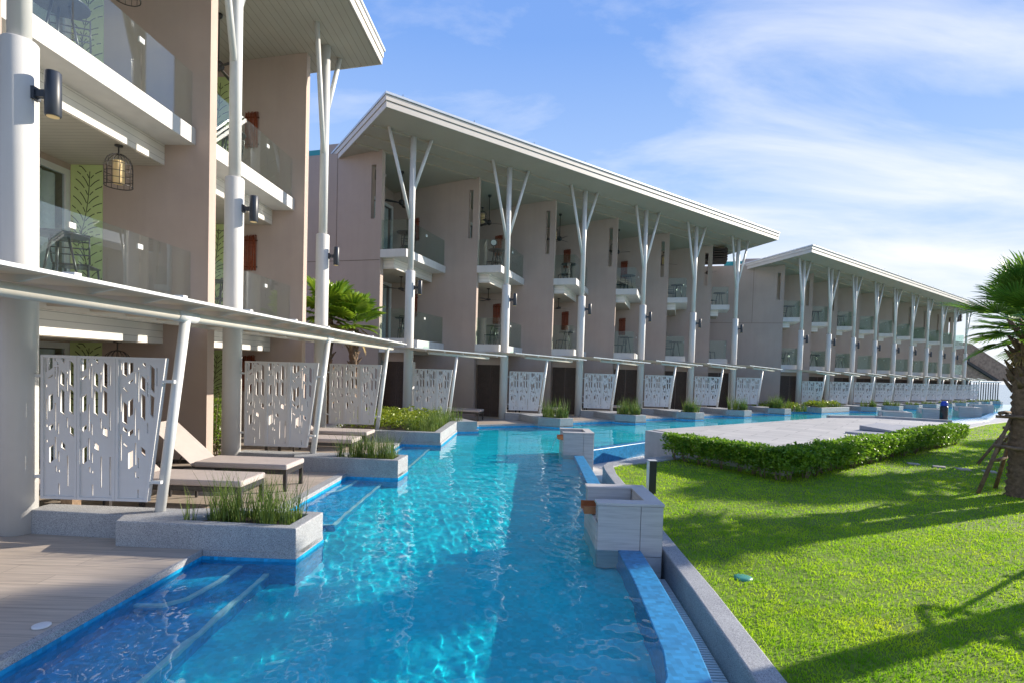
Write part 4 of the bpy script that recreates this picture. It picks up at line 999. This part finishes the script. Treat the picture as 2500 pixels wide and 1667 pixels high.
mass('shrub_bed', [(-4.2, 13.3), (-2.2, 13.1), (-2.0, 16.2), (-4.1, 16.5)], .2, .62, 5200, .075, M['shrub'], 'yellow green shrub mass filling the bed between the near and middle building', 'shrubs')
mass('shrub_bed', [off(c0, q) for q in ((-.3, -1.0), (.3, -1.5), (2.2, -.35), (1.6, .5))], .2, .58, 1500, .10, M['shrub'], 'yellow green shrubs in the long bed of the far building', 'shrubs')
mass('shrub_bed', [off(c0, q) for q in ((-3.2, -1.6), (-.9, -2.0), (-.5, -1.2), (-2.4, .2))], .0, .5, 1300, .09, M['shrub'], 'green shrubs by the end wall of the far building', 'shrubs')
reeds([off(c0, q) for q in ((-1.6, -2.2), (-.7, -2.4), (-.4, -1.7), (-1.2, -1.5))], 200, .45, 'tall reeds beside the end wall of the far building', z=.0, wdt=.018)
# bamboo-like shrubs by the columns
def bamboo(x, y, h, w_, n, label):
    r_ = np.random.default_rng(n); t = thing('bamboo_shrub', (x, y, 0), label, 'shrub'); mb = MB(); P = []
    for i in range(9):
        a = r_.uniform(0, 6.28); rr = r_.uniform(.02, w_ * .5); hx = h * r_.uniform(.7, 1.0)
        p0 = (x + math.cos(a) * rr * .4, y + math.sin(a) * rr * .4, 0); p1 = (x + math.cos(a) * rr, y + math.sin(a) * rr, hx * .6); p2 = (x + math.cos(a) * rr * 1.5, y + math.sin(a) * rr * 1.5, hx)
        mb.tube([p0, p1, p2], [.008, .006, .003], 6)
        for j in range(n // 9):
            s = r_.uniform(.12, 1.0); q = np.array(p0) * (1 - s) + np.array(p2) * s; P.append(q + r_.normal(0, .075, 3))
    mb.build('stem', M['twig'], t); V, F = leaves(np.array(P), .075, .7, 3.4); arr_mesh('foliage', V, F, M['bamboo'], t)
bamboo(-5.33, 9.95, 1.25, .34, 1150, 'leafy bright green shrub behind the second column of the near building')
bamboo(-5.98, 6.3, 1.2, .36, 1000, 'leafy green shrub at the left edge behind the first near column')
pt = thing('plant_pot', (-5.95, 6.3, 0), 'dark round pot at the foot of the shrub by the left edge', 'pot')
MB().lathe([(.17, 0), (.22, .2), (.23, .23), (.20, .23), (.19, .2)], (-5.72, 5.98, .002), 20).build('vessel', M['dark'], pt)
MB().lathe([(.19, .19), (0, .2)], (-5.72, 5.98, .002), 20).build('soil', M['red'], pt)

# ------------------------------------------------------------------ loungers
def lounger_proto():
    t = thing('sun_lounger', (0, 0, 0), 'x', 'sun lounger', 'sun loungers on the terraces'); w_ = .58
    fr = MB(); fr.box(-1.95, 0, 0, .04, .235, .29).box(-1.95, 0, w_ - .04, w_, .235, .29).box(-.04, -.0005, .0405, w_ - .0405, .235, .29).box(-1.95, -1.91, .0405, w_ - .0405, .235, .29)
    for i in range(9): fr.box(-1.2 + i * .13, -1.14 + i * .13, .041, w_ - .041, .27, .285)
    fr.build('frame', M['dark'], t, bevel=.003)
    for x in (-.045, -1.62):
        for y in (0.001, w_ - .046): MB().box(x - .0, x + .045, y, y + .045, 0, .234).build('leg', M['dark'], t)
    c = MB().box(-1.27, .012, -.012, w_ + .012, .295, .37).build('seat_cushion', M['cushion'], t, bevel=.022, seg=3)
    a = R(41); bk = MB(); L_ = .78
    Tb = lambda p: (-1.275 - p[0] * math.cos(a) - (p[2]) * math.sin(a) * -1 * -1, p[1], .30 + p[0] * math.sin(a) + p[2] * math.cos(a))
    bk.box(0, L_, -.012, w_ + .012, .0, .075, Tb); bk.build('back_cushion', M['cushion'], t, bevel=.022, seg=3)
    fb = MB(); fb.box(0.02, L_ - .03, 0, .035, -.045, -.004, Tb).box(0.02, L_ - .03, w_ - .035, w_, -.045, -.004, Tb).box(L_ - .07, L_ - .031, .036, w_ - .036, -.045, -.004, Tb)
    fb.tube([(-1.78, .1, .26), (-1.62, .1, .58)], .012, 8).tube([(-1.78, w_ - .1, .26), (-1.62, w_ - .1, .58)], .012, 8); fb.build('back_frame', M['dark'], t)
    return t
LG = lounger_proto(); LG.location = (-3.02, 7.49, 0); LG.rotation_euler = (0, 0, -R(1.5)); LG['label'] = 'beige sun lounger with raised back beside the second near column'
for loc, rz, lab in (((-3.09, 6.37, 0), -R(1.5), 'beige sun lounger behind the nearest planter, closest to the camera'), ((-2.92, 10.2, 0), -R(2), 'beige sun lounger on the third near terrace, the nearer one behind the second screen'),
                     ((-2.96, 11.4, 0), -R(2), 'beige sun lounger on the third near terrace, the farther one by the shrub bed'), ((-1.08, 18.36, 0), -R(14), 'beige sun lounger in front of the second shutter door of the middle building'),
                     ((1.7, 20.5, 0), -R(16), 'beige sun lounger behind the planter at the second column of the middle building'), ((4.6, 22.8, 0), -R(16), 'beige sun lounger behind the planter at the third column of the middle building'),
                     ((-4.3, 5.95, 0), -R(1), 'sun lounger mostly hidden behind the nearest perforated screen')):
    copy_tree(LG, loc, rz, lab)
def side_table(x, y, label):
    t = thing('side_table', (x, y, 0), label, 'table'); MB().box(x - .2, x + .2, y - .2, y + .2, .27, .295).build('table_top', M['table'], t, bevel=.004)
    for sx in (-.18, .155):
        for sy in (-.18, .155): MB().box(x + sx, x + sx + .025, y + sy, y + sy + .025, 0, .2695).build('leg', M['dark'], t)
side_table(-4.15, 7.22, 'small dark side table between the two nearest sun loungers')
side_table(-4.1, 11.1, 'small dark side table between the loungers of the third near terrace')
bt = MB().box(-4.62, -4.5, 5.7, 5.82, 0.0, .28).build('timber_block', M['wood']); tag(bt, 'small timber block behind the nearest perforated screen', 'block')

# ------------------------------------------------------------------ balcony things
def table_proto():
    t = thing('balcony_table', (0, 0, 0), 'x', 'table', 'dark tables on the balconies')
    MB().lathe([(.31, .69), (.32, .70), (.32, .715), (.0, .72)], (0, 0, 0), 28).build('table_top', M['table'], t)
    for i in range(3):
        a = i * 2.094 + .3; MB().tube([(math.cos(a) * .24, math.sin(a) * .24, 0), (math.cos(a) * .1, math.sin(a) * .1, .69)], .016, 8).build('leg', M['table'], t)
    return t
def chair_proto():
    t = thing('balcony_chair', (0, 0, 0), 'x', 'chair', 'dark chairs on the balconies')
    MB().box(-.22, .22, -.22, .22, .40, .43).build('seat', M['table'], t, bevel=.01)
    for sx in (-1, 1):
        for sy in (-1, 1): MB().tube([(sx * .23, sy * .23, 0), (sx * .2, sy * .2, .40)], .015, 8).build('leg', M['table'], t)
    bk = MB().tube([(-.22, .2, .43), (-.24, .28, .82), (.24, .28, .82), (.22, .2, .43)], .014, 8)
    for z in (.55, .64, .73): bk.tube([(-.23, .24, z), (.23, .24, z)], .01, 6)
    bk.build('backrest', M['table'], t); return t
TP, CP = table_proto(), chair_proto(); used = set()
def put(proto, loc, rz, lab):
    if proto.name not in used: used.add(proto.name); proto.location = loc; proto.rotation_euler = (0, 0, rz); proto['label'] = lab
    else: copy_tree(proto, loc, rz, lab)
for bi, b in enumerate(B):
    for k in range(2 if bi == 0 else (6 if bi == 1 else 3)):
        F = Fr(edge(b, k), b['ang'])
        for fi in (0, 1):
            fl = ('middle', 'top')[fi]; z = b['fl'][fi] + .002
            if bi == 0: tb, ch = F((-.75, 1.75 if k == 0 else 1.9, z)), F((-1.15, 2.5, z))
            else: tb, ch = F((.45, .85, z)), F((.1, 1.6, z))
            if (bi, fi, k) != (1, 0, 5): put(TP, tb, .4 * k, f"dark round table on the {fl} floor balcony of bay {k+1}, {b['nm']} building")
            put(CP, ch, R(200 + 40 * k), f"dark slatted chair on the {fl} floor balcony of bay {k+1}, {b['nm']} building")
def lantern_proto():
    t = thing('hanging_lantern', (0, 0, 0), 'x', 'lantern', 'birdcage lanterns hanging on the balconies'); w_ = MB(); r = .185
    for i in range(14):
        a = 2 * math.pi * i / 14; w_.tube([(math.cos(a) * rr * r, math.sin(a) * rr * r, z) for rr, z in ((.05, -.13), (.45, -.15), (.78, -.20), (.96, -.28), (1, -.36), (1, -.62))], .0042, 5)
    for z, rr in ((-.30, .97), (-.42, 1), (-.52, 1), (-.62, 1.0)): w_.tube([(math.cos(i * math.pi / 12) * r * rr, math.sin(i * math.pi / 12) * r * rr, z) for i in range(25)], .005 if z > -.6 else .008, 5)
    w_.build('cage', M['dark'], t)
    MB().lathe([(.055, 0), (.055, -.02), (.01, -.025), (.01, -.13), (.02, -.15)], (0, 0, 0), 14).build('hook', M['dark'], t)
    MB().lathe([(.078, -.24), (.08, -.245), (.08, -.575), (.075, -.58)], (0, 0, 0), 20).build('shade', M['candle'], t); return t
LT = lantern_proto(); used.discard(LT.name)
b = B[0]
put(LT, (-6.10, 8.6, b['bb'][1] - .001), 0, 'birdcage lantern with cream shade on the middle floor of the near building')
put(LT, (-6.00, 8.6, 7.78), 0, 'birdcage lantern on the top floor at the upper left corner')
put(LT, (-6.10, 8.6, b['bb'][0] - .001), 0, 'birdcage lantern on the ground floor behind the nearest screen')
for k in (1, 2, 3, 4):
    F = Fr(edge(B[1], k), B[1]['ang']); p = F((-.28, 1.2, 0)); put(LT, (p[0], p[1], soff(B[1], p[0], p[1]) - .6), 0, f'cream lantern glimpsed through the slot window of the {ORD[k]} party wall, middle building')
def fan_proto():
    t = thing('ceiling_fan', (0, 0, 0), 'x', 'ceiling fan', 'ceiling fans on the balconies')
    MB().lathe([(.07, 0), (.06, -.06), (.014, -.10), (.014, -.95)], (0, 0, 0), 14).build('rod', M['dark'], t)
    MB().lathe([(.03, -.93), (.09, -.98), (.11, -1.05), (.09, -1.1), (.03, -1.14)], (0, 0, 0), 18).build('motor', M['dark'], t)
    for i in range(3):
        F = Fr((0, 0), i * 2.094 + .5); mb = MB(); mb.add([(.08, -.03, -1.06), (.08, .03, -1.05), (.58, .085, -1.035), (.58, -.05, -1.075), (.08, -.03, -1.072), (.08, .03, -1.062), (.58, .085, -1.047), (.58, -.05, -1.087)], [(0, 1, 2, 3), (7, 6, 5, 4), (0, 4, 5, 1), (1, 5, 6, 2), (2, 6, 7, 3), (3, 7, 4, 0)], T=F); mb.build('blade', M['dark'], t)
    return t
FP = fan_proto()
F = Fr(edge(B[0], 1), B[0]['ang']); p = F((-1.15, 2.2, 0))
put(FP, (p[0], p[1], soff(B[0], p[0], p[1]) - .005), 0, 'dark ceiling fan on a long rod under the near building roof')
p = F((-1.4, 2.4, 0)); c_ = copy_tree(FP, (p[0], p[1], B[0]['bb'][1] - .002), .8, 'small pale ceiling fan on the middle floor of the near building', sc=(1, 1, .45))
for k in range(6):
    F = Fr(edge(B[1], k), B[1]['ang']); p = F((-.15, 1.6, 0)); put(FP, (p[0], p[1], soff(B[1], p[0], p[1]) - .008), .7 * k, f'dark ceiling fan on the top floor of bay {k+1} in the middle building')
    if k < 3: copy_tree(FP, (*F((-.1, 1.6, 0))[:2], B[1]['bb'][1] - .002), .5 * k, f'dark ceiling fan on the middle floor of bay {k+1} in the middle building', sc=(1, 1, .4))
def hanging_proto():
    t = thing('twig_wall_hanging', (0, 0, 0), 'x', 'wall hanging', 'red twig wall hangings'); mb = MB()
    for i in range(20):
        x = -.15 + i * .0158; mb.tube([(x + random.uniform(-.006, .006), -.03 - .01 * (i % 2), random.uniform(-.42, -.38)), (x + random.uniform(-.008, .008), -.035, 0), (x + random.uniform(-.006, .006), -.03, random.uniform(.40, .45))], random.uniform(.006, .010), 6)
    mb.build('twig', M['red'], t); MB().box(-.17, .17, -.02, -.002, .30, .33).box(-.17, .17, -.02, -.002, -.32, -.29).build('rail', M['dark'], t); return t
HP = hanging_proto()
F = Fr(edge(B[0], 2), B[0]['ang'])
for z, lab in ((7.15, 'red twig wall hanging on the top floor of the near building'), (4.28, 'red twig wall hanging on the middle floor of the near building'), (1.45, 'red twig wall hanging on the ground floor of the near building')):
    p = F((-1.28, -.001, z)); put(HP, p, -B[0]['ang'], lab)
for k in range(4):
    F = Fr(edge(B[1], k + 1), B[1]['ang'])
    for fi in (0, 1):
        put(HP, F((-2.45 + .12 * k, -.001, B[1]['fl'][fi] + 1.35)), -B[1]['ang'], f"dark red twig hanging on the {('middle', 'top')[fi]} floor of bay {k+1} in the middle building")
t = thing('wall_clock', (0, 0, 0), 'round pale lamp with a dark ring on a top balcony of the middle building', 'lamp'); ORG[t.name] = (0, 0, 0)
F = Fr(edge(B[1], 1), B[1]['ang']); pc = F((.30, .9, B[1]['fl'][1] + 1.0))
MB().tube([(pc[0], pc[1] - .03, pc[2]), (pc[0], pc[1] + .03, pc[2])], .13, 24).build('ring', M['dark'], t)
MB().tube([(pc[0], pc[1] - .04, pc[2]), (pc[0], pc[1] - .031, pc[2])], .10, 24).build('face', M['lidw'], t)
MB().tube([(pc[0], pc[1], B[1]['fl'][1]), (pc[0], pc[1], pc[2] - .12)], .012, 8).build('stand', M['dark'], t)

# ------------------------------------------------------------------ palms
def fan_frond(o, az, el, pet, rad, r_, nl=34, spread=2.35, droop=.45, wl=.05, split=.45):
    """one palmate frond: petiole plus leaflets radiating from its tip -> V, F (tri)"""
    V = []; Fc = []
    d = np.array([math.cos(az) * math.cos(el), math.sin(az) * math.cos(el), math.sin(el)]); s = np.array([-math.sin(az), math.cos(az), 0]); up = np.cross(s, d) * -1
    up = np.cross(d, s) if np.cross(d, s)[2] > 0 else np.cross(s, d)
    tip = o + d * pet + np.array([0, 0, -.10 * pet])
    b = 0
    def strip(pts, ws, side):
        nonlocal b
        for i, (p, w_) in enumerate(zip(pts, ws)): V.append(p - side * w_); V.append(p + side * w_)
        for i in range(len(pts) - 1):
            q = b + 2 * i; Fc.append((q, q + 1, q + 3)); Fc.append((q, q + 3, q + 2))
        b += 2 * len(pts)
    strip([o, (o + tip) / 2, tip], [.018, .013, .010], s); strip([o, (o + tip) / 2, tip], [.018, .013, .010], up * .7)
    cup = r_.uniform(.10, .30)
    for i in range(nl):
        a = (i / (nl - 1) - .5) * 2 * spread / 2 * 1.0; a *= 1.15
        L = rad * (0.72 + .28 * math.cos(a)) * r_.uniform(.9, 1.06)
        dl = d * math.cos(a) + s * math.sin(a) + up * cup * (abs(math.sin(a)) * .7 - .15); dl /= np.linalg.norm(dl)
        sd = np.cross(dl, up); sd /= np.linalg.norm(sd); sd = sd + up * .35 * (1 if i % 2 else -1)
        dr = np.array([0, 0, -1.0]) * droop * r_.uniform(.6, 1.3)
        p0 = tip; p1 = tip + dl * L * split + dr * L * .06; p2 = tip + dl * L * .78 + dr * L * .22; p3 = tip + dl * L * .97 + dr * L * .5
        ww = wl * .5; strip([p0, p1, p2, p3], [.003, ww, ww * .65, .001], sd)
    return np.array(V), np.array(Fc)
def crown(name, o, n, parent, mat, pet, rad, seed, els, **kw):
    r_ = np.random.default_rng(seed); Vs = []; Fs = []; b = 0
    for i in range(n):
        az = i * 2.39996 + r_.uniform(-.2, .2); el = els[0] + (els[1] - els[0]) * ((i + .5) / n) ** .85 + r_.uniform(-.12, .12)
        sc = r_.uniform(.85, 1.1) * (.74 if el < .12 else 1.0); V, F = fan_frond(np.array(o) + np.array([0, 0, .15 * i / n]), az, el, pet * sc, rad * sc, r_, **kw)
        Vs.append(V); Fs.append(F + b); b += len(V)
    return arr_mesh(name, np.concatenate(Vs), np.concatenate(Fs), mat, parent)
def trunk_mb(x, y, z0, z1, r0, r1, seed, rough=.03, lean=(0, 0)):
    r_ = np.random.default_rng(seed); mb = MB(); n = 22; nz = int((z1 - z0) / .055); vs = []; fs = []
    for j in range(nz + 1):
        t = j / nz; z = z0 + (z1 - z0) * t; r = r0 + (r1 - r0) * t + (.05 * math.exp(-t * 14) if r0 > .12 else 0)
        ring = (.018 if j % 2 else -.01) * r0 / .2
        for k in range(n):
            a = 2 * math.pi * k / n; rr = r + ring + r_.normal(0, rough * .35)
            vs.append((x + lean[0] * t * t + math.cos(a) * rr, y + lean[1] * t * t + math.sin(a) * rr, z + r_.normal(0, .006)))
    for j in range(nz):
        for k in range(n): fs.append((j * n + k, j * n + (k + 1) % n, (j + 1) * n + (k + 1) % n, (j + 1) * n + k))
    return mb.add(vs, fs, True)
def boots(mb, x, y, z0, z1, r, n, seed):
    r_ = np.random.default_rng(seed)
    for i in range(n):
        a = i * 2.4 + r_.uniform(-.2, .2); z = z0 + (z1 - z0) * i / n; ca, sa = math.cos(a), math.sin(a); L = r_.uniform(.12, .26)
        p0 = (x + ca * r * .85, y + sa * r * .85, z); p1 = (x + ca * (r + .05), y + sa * (r + .05), z + L * .5); p2 = (x + ca * (r + .10 + .05 * r_.uniform()), y + sa * (r + .1), z + L)
        mb.tube([p0, p1, p2], [.05, .035, .012], 6)
    return mb
def big_palm(x, y, label, seed, zt=2.66, n=48, tr=1.0):
    t = thing('palm_tree', (x, y, LZ), label, 'palm tree', 'palms on the lawn')
    mb = trunk_mb(x, y, LZ - .05, zt - .4, .185 * tr, .20 * tr, seed, .02); mb.build('trunk', M['bark'], t)
    bb = MB(); trunk_mb(x, y, zt - 1.0, zt + .1, .21, .15, seed + 1, .05); boots(bb, x, y, zt - 1.05, zt + .05, .20, 46, seed).build('leaf_bases', M['bark'], t)
    crown('crown', (x, y, zt), n, t, M['palm'], .58, .72, seed, (-.5, 1.5), nl=34, spread=2.3, droop=.30, wl=.028, split=.36)
    crown('dry_fronds', (x, y, zt - .25), 5, t, M['skirt'], .35, .42, seed + 3, (-1.25, -.9), nl=14, droop=.6, wl=.03)
    return t
BP = big_palm(8.56, 9.25, 'stout palm with a rough brown trunk and dense fronds at the right edge', 21)
big_palm(10.6, 9.65, 'tall palm outside the view whose crown shades the pool', 22, 5.3)
big_palm(7.55, 5.95, 'palm just outside the right edge whose props shade the lower lawn', 24, 4.6, 48, .68)
SHADE = [(12.05, 12.75, 1.06, 'palm mostly hidden behind the stout palm at the right edge'),
         (16.9, 14.3, 1.5, 'palm outside the view level with the platform'), (20.9, 18.0, 1.4, 'palm outside the view right of the distant boxes'),
         (26.6, 22.0, 1.5, 'distant palm outside the view'), (6.5, -11, 2.0, 'palm behind the viewpoint, mirrored in balcony glass'),
         (17, 5, 1.7, 'first palm of the grove outside the view, mirrored in far balcony glass'), (22, 8.5, 2.0, 'second palm of the grove outside the view, mirrored in far balcony glass'), (27, 12, 1.8, 'third palm of the grove outside the view, mirrored in far balcony glass'),
         (20, -1, 2.2, 'fourth palm of the grove outside the view, mirrored in far balcony glass'), (31, 16, 2.0, 'fifth palm of the grove outside the view, mirrored in far balcony glass'), (36, 21, 1.8, 'sixth palm of the grove outside the view, mirrored in far balcony glass'),
         (25, 3, 2.2, 'seventh palm of the grove outside the view, mirrored in far balcony glass'), (33, 8, 2.3, 'eighth palm of the grove outside the view, mirrored in far balcony glass')]
for x, y, sc, lab in SHADE: copy_tree(BP, (x, y, LZ), random.uniform(0, 6.28), lab, sc=(sc, sc, sc) if sc > 1.6 else (min(sc, 1.25), min(sc, 1.25), sc))
def prop(pts, label):
    c = pts[0][0]; t = thing('palm_prop', (c[0], c[1], LZ), label, 'timber prop', 'timber props round the palms')
    for p, q in pts:
        a, c_ = Vector(p), Vector(q); mid = a.lerp(c_, .5) + Vector((random.uniform(-.02, .02),) * 3)
        MB().tube([p, tuple(mid), q], [.032, .03, .024], 8).build('pole', M['wood'], t)
    return t
def tripod(x, y, label, ang=0.0, reach=.62, zt=1.2):
    P = []
    for i in range(4):
        a = ang + i * math.pi / 2; P.append(((x + math.cos(a) * reach, y + math.sin(a) * reach, LZ - .05), (x + math.cos(a) * .2, y + math.sin(a) * .2, zt)))
    for i in range(4):
        a, c_ = P[i], P[(i + 1) % 4]; lv = .45 if i % 2 else .62
        p = Vector(a[0]).lerp(Vector(a[1]), lv); q = Vector(c_[0]).lerp(Vector(c_[1]), lv); e = (q - p) * .12; P.append((tuple(p - e), tuple(q + e)))
    for i in range(4):
        a = ang + (i + .5) * math.pi / 2; s = .33
        p = Vector((x + math.cos(a) * .26 - math.sin(a) * s, y + math.sin(a) * .26 + math.cos(a) * s, zt - .05 + .06 * (i % 2))); q = Vector((x + math.cos(a) * .26 + math.sin(a) * s, y + math.sin(a) * .26 - math.cos(a) * s, zt - .05 + .06 * (i % 2))); P.append((tuple(p), tuple(q)))
    return prop(P, label)
tripod(8.56, 9.25, 'rough timber poles lashed round the stout palm trunk at the right edge', R(170), .66, 1.25)
tripod(12.05, 12.75, 'rough timber poles leaning on the palm behind the stout palm', R(175), 1.25, 1.3)
tripod(7.55, 5.95, 'timber poles round the palm just outside the right edge', R(200), 1.0, 1.7)
def fan_palm(x, y, zt, label, seed, rad, n=15):
    t = thing('fan_palm', (x, y, .13), label, 'palm tree', 'fan palms between the near and middle building')
    mb = trunk_mb(x, y, .12, zt - .1, .10, .115, seed, .04); boots(mb, x, y, .3, zt - .15, .09, 34, seed); mb.build('trunk', M['bark'], t)
    crown('crown', (x, y, zt), n, t, M['fan'], .48, rad, seed, (-.35, 1.2), nl=38, spread=4.3, droop=.30, wl=.085, split=.62)
    crown('dry_fronds', (x, y, zt - .1), 9, t, M['skirt'], .42, rad * .72, seed + 5, (-1.05, -.6), nl=26, spread=3.2, droop=.9, wl=.03)
fan_palm(-5.05, 15.2, 3.05, 'larger bright fan palm half hidden by the third near column', 31, .72)
fan_palm(-4.38, 15.35, 2.82, 'smaller fan palm with a tan trunk left of the middle building', 37, .60)

# ------------------------------------------------------------------ far pavilion and slatted fence
pv = thing('pavilion', (52, 64, 0), 'low pavilion with a steep brown shingle roof behind the far building', 'pavilion')
MB().add([(46.5, 60.5, 6.4), (49.6, 60.5, 5.95), (56.2, 60.5, 2.05), (43, 60.5, 2.05), (46.5, 70, 6.4), (49.6, 70, 5.95), (56.2, 70, 2.05), (43, 70, 2.05)], [(0, 4, 5, 1), (1, 5, 6, 2), (0, 3, 7, 4), (7, 6, 5, 4), (3, 2, 6, 7), (0, 1, 2, 3)]).build('roof', M['shingle'], pv)
MB().prism([(44, 61.0), (50.2, 61.0), (50.2, 69), (44, 69)], -1.6, 2.04).build('wall', M['dark'], pv)
MB().box(48.2, 51.8, 60.9, 60.99, 2.05, 2.5).build('tie_beam', M['fascia'], pv)
MB().add([(49.0, 60.46, 3.9), (49.25, 60.46, 4.05), (52.7, 60.46, 2.1), (52.3, 60.46, 2.0), (49.0, 60.2, 3.9), (49.25, 60.2, 4.05), (52.7, 60.2, 2.1), (52.3, 60.2, 2.0)], [(3, 2, 1, 0), (4, 5, 6, 7), (0, 1, 5, 4), (1, 2, 6, 5), (2, 3, 7, 6), (3, 0, 4, 7)]).build('barge_board', M['dark'], pv)
MB().add([(51.2, 63, 4.9), (53, 63, 4.9), (53, 63, 3.6), (51.2, 63, 3.9), (51.2, 65, 4.9), (53, 65, 4.9), (53, 65, 3.6), (51.2, 65, 3.9)], [(3, 2, 1, 0), (4, 5, 6, 7), (0, 1, 5, 4), (1, 2, 6, 5), (2, 3, 7, 6), (3, 0, 4, 7)]).build('dormer', M['shutter'], pv)
sf = thing('slatted_fence', (45, 53.5, 0), 'open fence of dark vertical posts under a pale rail beyond the last far column', 'fence')
a, c_ = Vector((44.4, 53.6)), Vector((47.0, 53.9)); rl = MB()
for i in range(11):
    p = a.lerp(c_, i / 10); MB().box(p.x - .03, p.x + .03, p.y - .03, p.y + .03, -.05, 1.83).build('post', M['shutter'], sf)
rl.prism([(44.2, 53.5), (47.2, 53.8), (47.1, 54.0), (44.1, 53.7)], 1.831, 1.90); rl.build('rail', M['white'], sf)
